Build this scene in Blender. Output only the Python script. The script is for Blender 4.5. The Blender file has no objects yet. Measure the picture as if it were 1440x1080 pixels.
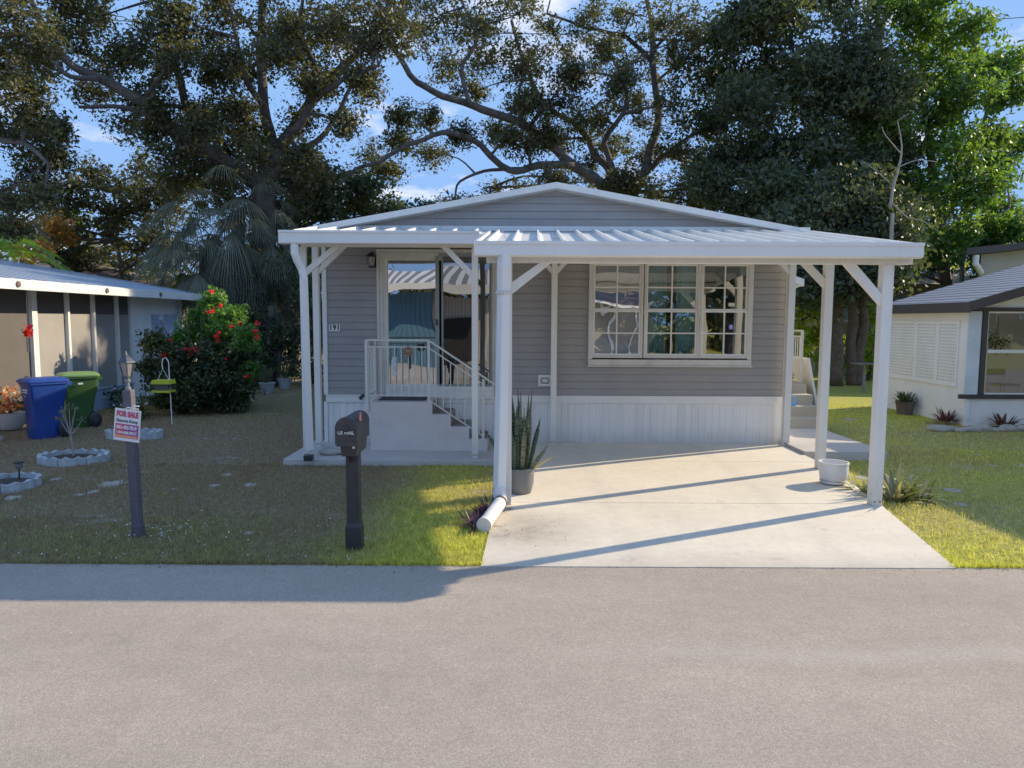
import bpy, math, random
import numpy as np
from mathutils import Vector, Matrix, noise as mnoise
random.seed(7); RNG = np.random.default_rng(11)
R = math.radians
SC = bpy.context.scene
COL = SC.collection

# ------------------------------------------------------------------ camera
CAM_H = 1.9
PITCH, ROLL, FPX = 5.14, 0.26, 1000.0
CROT = Matrix.Rotation(R(90-PITCH), 3, 'X') @ Matrix.Rotation(R(ROLL), 3, 'Z')
def ray(px, py): return CROT @ Vector(((px-720)/FPX, (540-py)/FPX, -1.0))
def P(px, py, Y):
    d = ray(px, py); t = Y/d.y
    return Vector((d.x*t, Y, CAM_H+d.z*t))
def G(px, py, Z=0.0):
    d = ray(px, py); t = (Z-CAM_H)/d.z
    return Vector((d.x*t, d.y*t, Z))
cd = bpy.data.cameras.new('camera'); cam = bpy.data.objects.new('camera', cd); COL.objects.link(cam)
cd.sensor_width = 36; cd.lens = 25; cd.clip_end = 2000; cd.clip_start = 0.05
cam.matrix_world = Matrix.Translation((0, 0, CAM_H)) @ CROT.to_4x4()
SC.camera = cam

# ------------------------------------------------------------------ mesh builder
class MB:
    def __init__(s): s.v = []; s.f = []; s.mi = []; s.cur = 0
    def add(s, vs, fs):
        b = len(s.v); s.v += [tuple(v) for v in vs]
        for f in fs: s.f.append(tuple(i+b for i in f)); s.mi.append(s.cur)
        return s
    def box(s, x0, x1, y0, y1, z0, z1):
        return s.add([(x0,y0,z0),(x1,y0,z0),(x1,y1,z0),(x0,y1,z0),(x0,y0,z1),(x1,y0,z1),(x1,y1,z1),(x0,y1,z1)],
                     [(0,3,2,1),(4,5,6,7),(0,1,5,4),(1,2,6,5),(2,3,7,6),(3,0,4,7)])
    def pane(s, x0, x1, y, z0, z1): return s.add([(x0,y,z0),(x1,y,z0),(x1,y,z1),(x0,y,z1)], [(0,1,2,3)])
    def cbox(s, c, sx, sy, sz, rz=0, taper=1.0):
        vs = []
        ca, sa = math.cos(rz), math.sin(rz)
        for z, t in ((-sz/2, 1), (sz/2, taper)):
            for x, y in ((-1,-1),(1,-1),(1,1),(-1,1)):
                X, Y = x*sx/2*t, y*sy/2*t
                vs.append((c[0]+X*ca-Y*sa, c[1]+X*sa+Y*ca, c[2]+z))
        return s.add(vs, [(0,3,2,1),(4,5,6,7),(0,1,5,4),(1,2,6,5),(2,3,7,6),(3,0,4,7)])
    def beam(s, p0, p1, w, h, up=(0,0,1)):
        p0, p1 = Vector(p0), Vector(p1); d = (p1-p0).normalized()
        u = Vector(up)
        if abs(d.dot(u)) > .98: u = Vector((0,1,0))
        a = d.cross(u).normalized(); b = a.cross(d).normalized()
        vs = []
        for p in (p0, p1):
            for i, j in ((-1,-1),(1,-1),(1,1),(-1,1)): vs.append(p+a*(i*w/2)+b*(j*h/2))
        return s.add(vs, [(0,1,2,3),(7,6,5,4),(0,4,5,1),(1,5,6,2),(2,6,7,3),(3,7,4,0)])
    def tube(s, pts, rs, n=8, caps=True):
        pts = [Vector(p) for p in pts]
        if not isinstance(rs, (list, tuple)): rs = [rs]*len(pts)
        b = len(s.v); prev = None
        for i, p in enumerate(pts):
            d = (pts[min(i+1, len(pts)-1)] - pts[max(i-1, 0)])
            d = d.normalized() if d.length > 1e-9 else Vector((0,0,1))
            if prev is None:
                a = d.cross(Vector((0,0,1)));
                if a.length < .05: a = d.cross(Vector((0,1,0)))
                a.normalize()
            else:
                a = (prev - d*prev.dot(d))
                a = a.normalized() if a.length > 1e-6 else d.orthogonal().normalized()
            prev = a; c = d.cross(a)
            for k in range(n):
                t = 2*math.pi*k/n; s.v.append(tuple(p + (a*math.cos(t)+c*math.sin(t))*rs[i]))
        for i in range(len(pts)-1):
            for k in range(n):
                s.f.append((b+i*n+k, b+i*n+(k+1)%n, b+(i+1)*n+(k+1)%n, b+(i+1)*n+k)); s.mi.append(s.cur)
        if caps:
            s.f.append(tuple(b+k for k in reversed(range(n)))); s.mi.append(s.cur)
            s.f.append(tuple(b+(len(pts)-1)*n+k for k in range(n))); s.mi.append(s.cur)
        return s
    def lathe(s, c, prof, n=24, sx=1, sy=1, wob=0):
        b = len(s.v)
        for r, z in prof:
            for k in range(n):
                t = 2*math.pi*k/n; rr = r*(1+wob*math.sin(k*7.3+z*9))
                s.v.append((c[0]+rr*math.cos(t)*sx, c[1]+rr*math.sin(t)*sy, c[2]+z))
        for i in range(len(prof)-1):
            for k in range(n):
                s.f.append((b+i*n+k, b+i*n+(k+1)%n, b+(i+1)*n+(k+1)%n, b+(i+1)*n+k)); s.mi.append(s.cur)
        if prof[0][0] > 1e-4: s.f.append(tuple(b+k for k in reversed(range(n)))); s.mi.append(s.cur)
        if prof[-1][0] > 1e-4: s.f.append(tuple(b+(len(prof)-1)*n+k for k in range(n))); s.mi.append(s.cur)
        return s
    def prism(s, poly, axis, a0, a1):
        """poly: list of 2D pts; axis 'x': (y,z) extruded in x; 'y': (x,z) in y; 'z': (x,y) in z"""
        n = len(poly)
        def m(p, a): return {'x': (a,p[0],p[1]), 'y': (p[0],a,p[1]), 'z': (p[0],p[1],a)}[axis]
        vs = [m(p, a0) for p in poly]+[m(p, a1) for p in poly]
        fs = [tuple(range(n)), tuple(reversed(range(n, 2*n)))]
        fs += [(i, i+n, (i+1)%n+n, (i+1)%n) for i in range(n)]
        return s.add(vs, fs)
    def build(s, name, mat, parent=None, smooth=False, bevel=0, **kw):
        me = bpy.data.meshes.new(name); me.from_pydata(s.v, [], s.f)
        mats = mat if isinstance(mat, (list, tuple)) else [mat]
        for m in mats: me.materials.append(m)
        if len(mats) > 1: me.polygons.foreach_set('material_index', s.mi)
        import bmesh
        bm = bmesh.new(); bm.from_mesh(me)
        bmesh.ops.recalc_face_normals(bm, faces=bm.faces)
        bm.to_mesh(me); bm.free()
        if smooth:
            me.polygons.foreach_set('use_smooth', [True]*len(me.polygons))
            if smooth != 'all': me.set_sharp_from_angle(angle=R(40))
        o = bpy.data.objects.new(name, me); COL.objects.link(o)
        if parent is not None:
            o.parent = parent
            o.matrix_parent_inverse = WM(parent).inverted()
        if bevel:
            md = o.modifiers.new('bevel', 'BEVEL'); md.width = bevel; md.segments = 2; md.limit_method = 'ANGLE'; md.angle_limit = R(40)
        if kw: tag(o, **kw)
        return o
def WM(o):
    if o.parent is not None: return WM(o.parent) @ o.matrix_parent_inverse @ o.matrix_basis
    return o.matrix_basis.copy()
def tag(o, label=None, cat=None, group=None, kind=None):
    if label: o['label'] = label
    if cat: o['category'] = cat
    if group: o['group'] = group
    if kind: o['kind'] = kind
    return o
def thing(name, loc, label, cat, group=None, rz=0):
    o = bpy.data.objects.new(name, None); COL.objects.link(o); o.empty_display_size = .2
    o.location = loc; o.rotation_euler = (0, 0, rz)
    o.matrix_basis = Matrix.Translation(Vector(loc)) @ Matrix.Rotation(rz, 4, 'Z')
    return tag(o, label, cat, group)
def npmesh(name, V, F, mat, parent=None, smooth=False):
    """V (n,3) float, F (m,k) int : fast mesh"""
    me = bpy.data.meshes.new(name); m, k = F.shape
    me.vertices.add(len(V)); me.vertices.foreach_set('co', np.ascontiguousarray(V, dtype=np.float32).ravel())
    me.loops.add(m*k); me.loops.foreach_set('vertex_index', np.ascontiguousarray(F, dtype=np.int32).ravel())
    me.polygons.add(m); me.polygons.foreach_set('loop_start', np.arange(0, m*k, k, dtype=np.int32))
    me.polygons.foreach_set('loop_total', np.full(m, k, dtype=np.int32))
    me.update(calc_edges=True); me.validate()
    for q in (mat if isinstance(mat, (list, tuple)) else [mat]): me.materials.append(q)
    o = bpy.data.objects.new(name, me); COL.objects.link(o)
    if parent is not None: o.parent = parent; o.matrix_parent_inverse = WM(parent).inverted()
    return o
def text_mesh(name, body, size, mat, M, parent=None, extrude=.001, bold=0.0, sx=1.0, spacing=1.0):
    cu = bpy.data.curves.new(name, 'FONT'); cu.body = body; cu.size = size; cu.extrude = extrude
    cu.align_x = 'CENTER'; cu.align_y = 'CENTER'; cu.offset = bold; cu.space_character = spacing; cu.resolution_u = 3
    t = bpy.data.objects.new(name, cu); COL.objects.link(t)
    bpy.context.view_layer.update()
    me = bpy.data.meshes.new_from_object(t.evaluated_get(bpy.context.evaluated_depsgraph_get()))
    COL.objects.unlink(t); bpy.data.objects.remove(t)
    for v in me.vertices: v.co = M @ Vector((v.co.x*sx, v.co.y, v.co.z))
    me.materials.clear(); me.materials.append(mat); me.name = name
    o = bpy.data.objects.new(name, me); COL.objects.link(o)
    if parent is not None: o.parent = parent; o.matrix_parent_inverse = WM(parent).inverted()
    return o
def text_frame(p, rz=0, tilt=0):   # text plane facing -Y (towards the street), rotated rz about Z
    return Matrix.Translation(Vector(p)) @ Matrix.Rotation(rz, 4, 'Z') @ Matrix.Rotation(tilt, 4, 'Y') @ Matrix.Rotation(R(90), 4, 'X')

# ------------------------------------------------------------------ materials
class NT:
    def __init__(s, name):
        s.m = bpy.data.materials.new(name); s.m.use_nodes = True; s.t = s.m.node_tree; s.t.nodes.clear()
        s.out = s.n('ShaderNodeOutputMaterial')
    def n(s, typ, **kw):
        o = s.t.nodes.new(typ)
        for k, v in kw.items(): setattr(o, k, v)
        return o
    def l(s, a, b): s.t.links.new(a, b)
    def pos(s): return s.n('ShaderNodeNewGeometry').outputs['Position']
    def noise(s, vec, scale, detail=4, rough=.6, stretch=None):
        if stretch:
            mp = s.n('ShaderNodeMapping'); mp.inputs['Scale'].default_value = stretch; s.l(vec, mp.inputs['Vector']); vec = mp.outputs[0]
        o = s.n('ShaderNodeTexNoise'); o.inputs['Scale'].default_value = scale; o.inputs['Detail'].default_value = detail
        o.inputs['Roughness'].default_value = rough; s.l(vec, o.inputs['Vector']); return o.outputs['Fac']
    def ramp(s, fac, stops):
        o = s.n('ShaderNodeValToRGB'); e = o.color_ramp.elements
        while len(e) > 1: e.remove(e[0])
        e[0].position = stops[0][0]; e[0].color = c4(stops[0][1])
        for p, c in stops[1:]:
            q = e.new(p); q.color = c4(c)
        s.l(fac, o.inputs['Fac']); return o.outputs['Color']
    def mix(s, fac, a, b, mode='MIX'):
        o = s.n('ShaderNodeMix', data_type='RGBA', blend_type=mode)
        for sock, v in ((o.inputs[0], fac), (o.inputs[6], a), (o.inputs[7], b)):
            if isinstance(v, bpy.types.NodeSocket): s.l(v, sock)
            elif isinstance(v, (int, float)): sock.default_value = v if sock == o.inputs[0] else (v, v, v, 1)
            else: sock.default_value = c4(v)
        return o.outputs[2]
    def math(s, op, a, b=0.0, clamp=False):
        o = s.n('ShaderNodeMath', operation=op); o.use_clamp = clamp
        for sock, v in ((o.inputs[0], a), (o.inputs[1], b)):
            if isinstance(v, bpy.types.NodeSocket): s.l(v, sock)
            else: sock.default_value = v
        return o.outputs[0]
    def bump(s, h, strength, dist=.01):
        o = s.n('ShaderNodeBump'); o.inputs['Strength'].default_value = strength; o.inputs['Distance'].default_value = dist
        s.l(h, o.inputs['Height']); return o.outputs[0]
    def bsdf(s, col, rough=.6, metal=0, normal=None, spec=.5):
        o = s.n('ShaderNodeBsdfPrincipled')
        for k, v in (('Base Color', col), ('Roughness', rough), ('Metallic', metal), ('Specular IOR Level', spec)):
            if isinstance(v, bpy.types.NodeSocket): s.l(v, o.inputs[k])
            else: o.inputs[k].default_value = c4(v) if k == 'Base Color' else v
        if normal is not None: s.l(normal, o.inputs['Normal'])
        s.l(o.outputs[0], s.out.inputs[0]); return o
def c4(c): return (c, c, c, 1) if isinstance(c, (int, float)) else (c[0], c[1], c[2], 1)
def sc(c, k): return tuple(min(1, x*k) for x in c)
def plain(name, col, rough=.6, var=.12, scale=3, metal=0, grime=0, bump=0, fine=0, grime_col=(.12,.10,.07), spec=.5):
    t = NT(name); p = t.pos()
    n1 = t.noise(p, scale, 5)
    c = t.ramp(n1, [(.3, sc(col, 1-var)), (.7, sc(col, 1+var))])
    if fine:
        n2 = t.noise(p, 60, 3, .7); c = t.mix(t.math('MULTIPLY', n2, fine), c, sc(col, .4))
    if grime:
        n3 = t.noise(p, 1.6, 6, .7, stretch=(2.5, 2.5, .6)); g = t.math('MULTIPLY', t.math('SUBTRACT', n3, .5, True), grime*4, True)
        c = t.mix(g, c, grime_col)
    nb = t.bump(t.noise(p, 45, 3), bump, .01) if bump else None
    t.bsdf(c, rough, metal, nb, spec); return t.m
M = {}
M['white'] = plain('white_aluminium', (.78,.77,.73), .45, .05, 2, grime=.10)

def m_post():
    t = NT('white_post_paint'); p = t.pos(); sx = t.n('ShaderNodeSeparateXYZ'); t.l(p, sx.inputs[0])
    c = t.ramp(t.noise(p, 3, 5, .6, stretch=(4, 4, .5)), [(.3, (.74,.72,.67)), (.7, (.83,.81,.76))])
    mr = t.n('ShaderNodeMapRange'); mr.inputs[1].default_value = .55; mr.inputs[2].default_value = .02; t.l(sx.outputs[2], mr.inputs[0])
    g = t.math('MULTIPLY', t.math('MULTIPLY', mr.outputs[0], t.noise(p, 14, 5, .7)), .8, True); c = t.mix(g, c, (.33,.29,.23))
    s_ = t.math('MULTIPLY', t.math('SUBTRACT', t.noise(p, 8, 5, .7, stretch=(3, 3, .35)), .6, True), 1.6, True); c = t.mix(s_, c, (.45,.42,.36))
    t.bsdf(c, .5); return t.m
M['white_post'] = m_post()
M['gutter'] = plain('white_gutter', (.78,.77,.75), .4, .04, 1.5, grime=.08)
M['cream_trim'] = plain('weathered_white_trim', (.62,.60,.54), .55, .08, 6, grime=.35)
M['siding'] = plain('grey_vinyl_siding', (.305,.288,.275), .5, .07, 2.5, grime=.06, bump=.04)
M['skirt'] = plain('white_vinyl_skirting', (.80,.78,.74), .5, .05, 3, grime=.12, grime_col=(.35,.33,.30))
def m_skirt():
    t = NT('white_vinyl_skirting'); p = t.pos(); sx = t.n('ShaderNodeSeparateXYZ'); t.l(p, sx.inputs[0])
    v = t.noise(p, 2.2, 3, .5, stretch=(3, 1, .15)); c = t.ramp(v, [(.3, (.74,.73,.71)), (.7, (.88,.86,.82))])
    mr = t.n('ShaderNodeMapRange'); mr.inputs[1].default_value = .34; mr.inputs[2].default_value = .08; t.l(sx.outputs[2], mr.inputs[0])
    g = t.math('MULTIPLY', t.math('MULTIPLY', mr.outputs[0], t.noise(p, 6, 5, .7)), .75, True); c = t.mix(g, c, (.36,.31,.25))
    t.bsdf(c, .5); return t.m
M['skirt'] = m_skirt()
M['shingle'] = plain('roof_white_membrane', (.55,.55,.53), .8, .1, 2, grime=.2)
M['block'] = plain('painted_masonry', (.62,.55,.51), .85, .07, 4, grime=.10, bump=.25, grime_col=(.25,.22,.2))
M['tread'] = plain('dark_tread_paint', (.24,.215,.19), .9, .15, 9, bump=.3)
M['beige_step'] = plain('beige_painted_concrete', (.42,.37,.28), .85, .08, 4, grime=.1, bump=.2)
M['rail'] = plain('cream_railing_paint', (.66,.64,.57), .45, .06, 8, grime=.1)
M['black'] = plain('black_plastic', (.02,.02,.021), .4, .2, 8)
M['darkhole'] = plain('dark_interior', (.03,.028,.026), .9, .2, 2)
M['room'] = plain('dim_room_wall', (.20,.18,.16), .9, .1, 2)
M['mail'] = plain('black_moulded_mailbox', (.035,.030,.030), .5, .25, 12, bump=.15)
M['mailpost'] = plain('black_mailbox_post', (.028,.024,.023), .6, .3, 9, bump=.2)
M['lamp_post'] = plain('faded_black_post', (.085,.078,.095), .65, .25, 6, bump=.2)
M['grey_metal'] = plain('grey_metal', (.25,.25,.25), .4, .1, 8, .5)
M['lantern_metal'] = plain('dark_lantern_metal', (.05,.055,.07), .5, .2, 10)
M['pot_grey'] = plain('grey_planter', (.14,.15,.155), .5, .12, 9, grime=.2)
M['pot_white'] = plain('white_planter', (.72,.69,.66), .5, .04, 9, grime=.1)
M['pot_pale'] = plain('pale_plastic_pot', (.38,.42,.44), .6, .1, 9)
M['pot_clay'] = plain('brown_pot', (.12,.08,.07), .8, .15, 9)
M['edging'] = plain('whitewashed_edging', (.40,.43,.45), .9, .22, 14, grime=.5, bump=.4)
M['soil'] = plain('dark_soil', (.05,.035,.025), .95, .5, 30, bump=.8)
M['bark'] = plain('oak_bark', (.10,.082,.072), .95, .5, 5, grime=.4, bump=.9, grime_col=(.03,.028,.025))
M['bark_pale'] = plain('pale_bark', (.13,.092,.065), .95, .4, 7, bump=.9)
M['twig_pale'] = plain('bare_twig', (.30,.27,.23), .9, .2, 8)
M['pink'] = plain('pink_flag', (.75,.22,.18), .5, .05, 8)
M['red'] = plain('red_sign_ink', (.55,.06,.13), .5, .1, 20)
M['purple_ink'] = plain('purple_sign_ink', (.30,.07,.28), .5, .1, 20)
M['orange_ink'] = plain('orange_sign_ink', (.80,.30,.14), .5, .1, 20)
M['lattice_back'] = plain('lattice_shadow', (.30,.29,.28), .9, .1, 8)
M['sign_white'] = plain('sign_board_white', (.78,.76,.76), .5, .03, 8)
M['ink'] = plain('black_ink', (.02,.03,.025), .5, .1, 8)
M['white_ink'] = plain('white_ink', (.80,.80,.80), .5, .02, 8)
M['blue_bin'] = plain('blue_bin_plastic', (.010,.045,.25), .42, .15, 5, grime=.15)
M['green_bin'] = plain('green_bin_plastic', (.035,.095,.02), .45, .15, 5, grime=.2)
M['green_lid'] = plain('light_green_lid', (.15,.27,.08), .45, .1, 5, grime=.1)
M['yellow'] = plain('yellow_feeder', (.52,.56,.03), .5, .08, 8)
M['rock'] = plain('pale_rock', (.38,.35,.30), .95, .3, 8, bump=.8)
M['brown_fascia'] = plain('dark_brown_fascia', (.045,.035,.033), .6, .15, 4)
M['nb_white'] = plain('neighbour_white_wall', (.82,.81,.80), .6, .05, 2, grime=.12, grime_col=(.4,.36,.33))
M['beige_wall'] = plain('beige_wall', (.36,.325,.25), .85, .08, 2)
M['yellow_wall'] = plain('ochre_wall', (.46,.33,.15), .85, .08, 2)
M['blue_cloth'] = plain('blue_spray_nozzle', (.08,.35,.75), .45, .05, 8)
M['screen'] = plain('screen_mesh_dark', (.10,.088,.08), .9, .12, 1.5)
M['shade_cloth'] = plain('tan_roller_shade', (.30,.275,.25), .9, .1, 1.5)
M['pale_blue_wall'] = plain('pale_blue_kneewall', (.34,.44,.58), .7, .08, 2, grime=.2)
M['teal'] = plain('teal_curtain', (.24,.52,.55), .9, .1, 8)
M['blue_siding'] = plain('blue_siding', (.10,.36,.62), .6, .06, 3)
M['rust_brown'] = plain('brown_shingles', (.14,.10,.08), .95, .3, 10, bump=.6)
M['wire'] = plain('grey_wire', (.10,.10,.10), .6, .1, 5)
M['dark_grey'] = plain('dark_grey_mat', (.06,.05,.05), .95, .3, 20, bump=.5)

def m_roofmetal(name, col, dirt):
    t = NT(name); p = t.pos()
    n = t.noise(p, 2.0, 6, .65, stretch=(3, .7, 1)); n2 = t.noise(p, 9, 4, .6)
    c = t.ramp(n2, [(.3, sc(col, .9)), (.7, sc(col, 1.05))])
    g = t.math('MULTIPLY', t.math('SUBTRACT', n, .52, True), dirt*6, True)
    c = t.mix(g, c, (.20,.15,.10))
    t.bsdf(c, .5, .0); return t.m
M['panroof'] = m_roofmetal('white_pan_roof', (.60,.60,.59), .55)
M['blueroof'] = m_roofmetal('blue_grey_metal_roof', (.36,.42,.50), .15)
M['greyroof'] = m_roofmetal('grey_metal_roof', (.27,.28,.32), .15)

def m_glass(name, refl=.35, tint=(.9,.93,.92), wave=.02, wscale=1.2):
    t = NT(name); p = t.pos()
    nb = t.bump(t.noise(p, wscale, 1, .4), wave, 1.0)
    gl = t.n('ShaderNodeBsdfGlossy'); gl.inputs['Roughness'].default_value = .0; gl.inputs['Color'].default_value = c4(.95)
    t.l(nb, gl.inputs['Normal'])
    tr = t.n('ShaderNodeBsdfTransparent'); tr.inputs['Color'].default_value = c4(tint)
    mx = t.n('ShaderNodeMixShader'); mx.inputs[0].default_value = refl
    t.l(tr.outputs[0], mx.inputs[1]); t.l(gl.outputs[0], mx.inputs[2]); t.l(mx.outputs[0], t.out.inputs[0]); return t.m
M['door_glass'] = m_glass('tinted_door_glass', .42, (.5,.52,.52), .009, 1.3)
M['screen_glass'] = m_glass('screened_glass', .26, (.35,.36,.36), .006, 1.3)
M['win_glass'] = m_glass('window_glass', .27, (.75,.8,.8), .006, 1.8)
M['mirror_glass'] = m_glass('shaded_window_glass', .62, (.4,.42,.42), .010, 1.8)
M['lamp_glass'] = m_glass('lamp_glass', .2, (.8,.8,.75), .02, 30)
M['nb_glass'] = m_glass('neighbour_glass', .10, (.7,.72,.74), .01, 3)

def m_leaf(name, cols, trans=.35, rough=.5, gloss=.35):
    t = NT(name)
    ri = t.n('ShaderNodeNewGeometry').outputs['Random Per Island']
    n = len(cols); c = t.ramp(ri, [(i/(n-1) if n > 1 else 0, col) for i, col in enumerate(cols)])
    big = t.noise(t.pos(), .7, 3); c = t.mix(1.0, c, t.ramp(big, [(.3, .65), (.7, 1.25)]), 'MULTIPLY')
    b = t.bsdf(c, rough, 0, None, gloss)
    tl = t.n('ShaderNodeBsdfTranslucent'); ct = t.mix(1.0, c, (1.5,1.7,.55), 'MULTIPLY'); t.l(ct, tl.inputs['Color'])
    mx = t.n('ShaderNodeMixShader'); mx.inputs[0].default_value = trans
    t.l(b.outputs[0], mx.inputs[1]); t.l(tl.outputs[0], mx.inputs[2]); t.l(mx.outputs[0], t.out.inputs[0]); return t.m
M['oak_leaf'] = m_leaf('oak_leaf', [(.05,.047,.03), (.078,.076,.04), (.13,.125,.055), (.085,.064,.038)], .38)
M['dense_leaf'] = m_leaf('dense_leaf', [(.05,.058,.036), (.07,.085,.05), (.105,.13,.062), (.065,.062,.042)], .3, gloss=.3)
M['bright_leaf'] = m_leaf('bright_leaf', [(.055,.085,.028), (.09,.15,.035), (.15,.26,.045), (.075,.10,.03)], .5)
M['shrub_leaf'] = m_leaf('shrub_leaf', [(.04,.05,.028), (.07,.09,.042), (.11,.14,.062)], .35)
M['vine_leaf'] = m_leaf('vine_leaf', [(.05,.11,.025), (.11,.22,.05), (.17,.30,.07)], .45)
M['palm_leaf'] = m_leaf('palm_leaf', [(.11,.11,.075), (.15,.155,.11), (.23,.235,.165)], .3)
M['palm_dead'] = m_leaf('dry_palm_leaf', [(.10,.085,.062), (.16,.135,.10)], .25)
M['areca_leaf'] = m_leaf('areca_leaf', [(.13,.24,.02), (.22,.38,.04), (.30,.42,.06)], .45)
M['snake_leaf'] = m_leaf('snake_leaf', [(.03,.055,.03), (.07,.10,.055), (.10,.13,.07)], .1)
M['agave_leaf'] = m_leaf('agave_leaf', [(.10,.13,.04), (.22,.24,.09), (.38,.34,.22), (.42,.39,.30)], .2)
M['purple_leaf'] = m_leaf('purple_leaf', [(.05,.02,.04), (.10,.035,.06), (.17,.07,.09)], .25)
M['croton_leaf'] = m_leaf('croton_leaf', [(.10,.03,.03), (.18,.06,.06), (.07,.06,.03)], .25)
M['red_petal'] = m_leaf('red_petal', [(.6,.02,.02), (.75,.05,.04), (.65,.03,.08)], .3)
M['orange_petal'] = m_leaf('orange_petal', [(.8,.12,.02), (.85,.3,.03), (.7,.6,.4), (.75,.05,.05)], .3)
M['olive_leaf'] = m_leaf('olive_leaf', [(.10,.12,.07), (.17,.19,.12)], .3)
M['yellow_leaf'] = m_leaf('sunlit_yellow_leaf', [(.20,.26,.02), (.34,.42,.04), (.45,.5,.08)], .5)
M['orange_leaf'] = m_leaf('orange_leaf', [(.45,.14,.04), (.55,.25,.08), (.2,.2,.05)], .4)

def m_siding_var(name, col): return plain(name, col)
def m_corrug(name, c1, c2, scale):
    t = NT(name); p = t.pos(); sx = t.n('ShaderNodeSeparateXYZ'); t.l(p, sx.inputs[0])
    w = t.math('SINE', t.math('MULTIPLY', sx.outputs[0], scale)); c = t.mix(t.math('GREATER_THAN', w, 0.0), c1, c2)
    t.bsdf(c, .6); return t.m
M['corr_blue'] = m_corrug('blue_ribbed_wall', (.05,.13,.21), (.075,.18,.28), 30)
M['corr_white'] = m_corrug('white_ribbed_wall', (.6,.58,.53), (.42,.40,.37), 40)
M['corr_roof'] = m_corrug('white_ribbed_roof', (.75,.75,.75), (.22,.22,.22), 14)

# ground materials --------------------------------------------------
def lawn_colour(t, p):
    sx = t.n('ShaderNodeSeparateXYZ'); t.l(p, sx.inputs[0])
    n1 = t.noise(p, .55, 4, .6); n2 = t.noise(p, 2.3, 4, .65); n3 = t.noise(p, 14, 3, .7)
    # greener strip along the road, drier by the houses
    band = t.n('ShaderNodeMapRange'); band.inputs[1].default_value = 7.1; band.inputs[2].default_value = 5.8; t.l(sx.outputs[1], band.inputs[0])
    lit_side = t.n('ShaderNodeMapRange'); lit_side.inputs[1].default_value = -1.7; lit_side.inputs[2].default_value = -1.0; t.l(sx.outputs[0], lit_side.inputs[0])
    far = t.n('ShaderNodeMapRange'); far.inputs[1].default_value = 12; far.inputs[2].default_value = 14.5; t.l(sx.outputs[1], far.inputs[0])
    g = t.math('ADD', t.math('MULTIPLY', n1, 1.0), t.math('MULTIPLY', n2, .8))
    g = t.math('SUBTRACT', g, .98)
    g = t.math('ADD', g, t.math('MULTIPLY', band.outputs[0], .30)); g = t.math('ADD', g, t.math('MULTIPLY', lit_side.outputs[0], .44))
    g = t.math('ADD', g, t.math('MULTIPLY', far.outputs[0], .3), True)
    g = t.math('MULTIPLY', g, 1.3, True)
    dry = t.ramp(n3, [(.3, (.22,.155,.09)), (.7, (.40,.30,.19))])
    grn = t.ramp(n3, [(.3, (.18,.20,.05)), (.7, (.40,.40,.11))])
    sunlit_mix = t.math('MULTIPLY', lit_side.outputs[0], .95); grn = t.mix(sunlit_mix, grn, t.ramp(n3, [(.3, (.36,.38,.04)), (.7, (.78,.74,.13))])); dry = t.mix(sunlit_mix, dry, t.ramp(n3, [(.3, (.34,.27,.12)), (.7, (.55,.46,.25))]))  # sunlight painted into the lawn: brighter green and dry tones on the lit side
    return t.mix(g, dry, grn), n2, n3, sx
def m_lawn():
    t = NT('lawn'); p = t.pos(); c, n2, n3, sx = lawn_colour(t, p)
    s1 = t.noise(p, 1.35, 5, .62, stretch=(.7, 1.5, 1)); sm = t.math('MULTIPLY', t.math('SUBTRACT', s1,   .625, True), 16, True)
    c = t.mix(sm, c, t.ramp(n3, [(.3, (.42,.41,.38)), (.7, (.60,.58,.54))]))
    c = t.mix(1.0, c, .72, 'MULTIPLY')
    t.bsdf(c, .95, 0, t.bump(n3, .9, .03), .1); return t.m
def m_blade():
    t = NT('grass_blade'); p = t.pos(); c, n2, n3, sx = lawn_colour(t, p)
    ri = t.n('ShaderNodeNewGeometry').outputs['Random Per Island']
    c = t.mix(1.0, c, t.ramp(ri, [(0, .65), (.6, 1.1), (1, 1.6)]), 'MULTIPLY')
    b = t.bsdf(c, .6, 0, None, .2)
    tl = t.n('ShaderNodeBsdfTranslucent'); t.l(t.mix(1.0, c, (1.3,1.35,.6), 'MULTIPLY'), tl.inputs['Color'])
    mx = t.n('ShaderNodeMixShader'); mx.inputs[0].default_value = .4
    t.l(b.outputs[0], mx.inputs[1]); t.l(tl.outputs[0], mx.inputs[2]); t.l(mx.outputs[0], t.out.inputs[0]); return t.m
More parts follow.
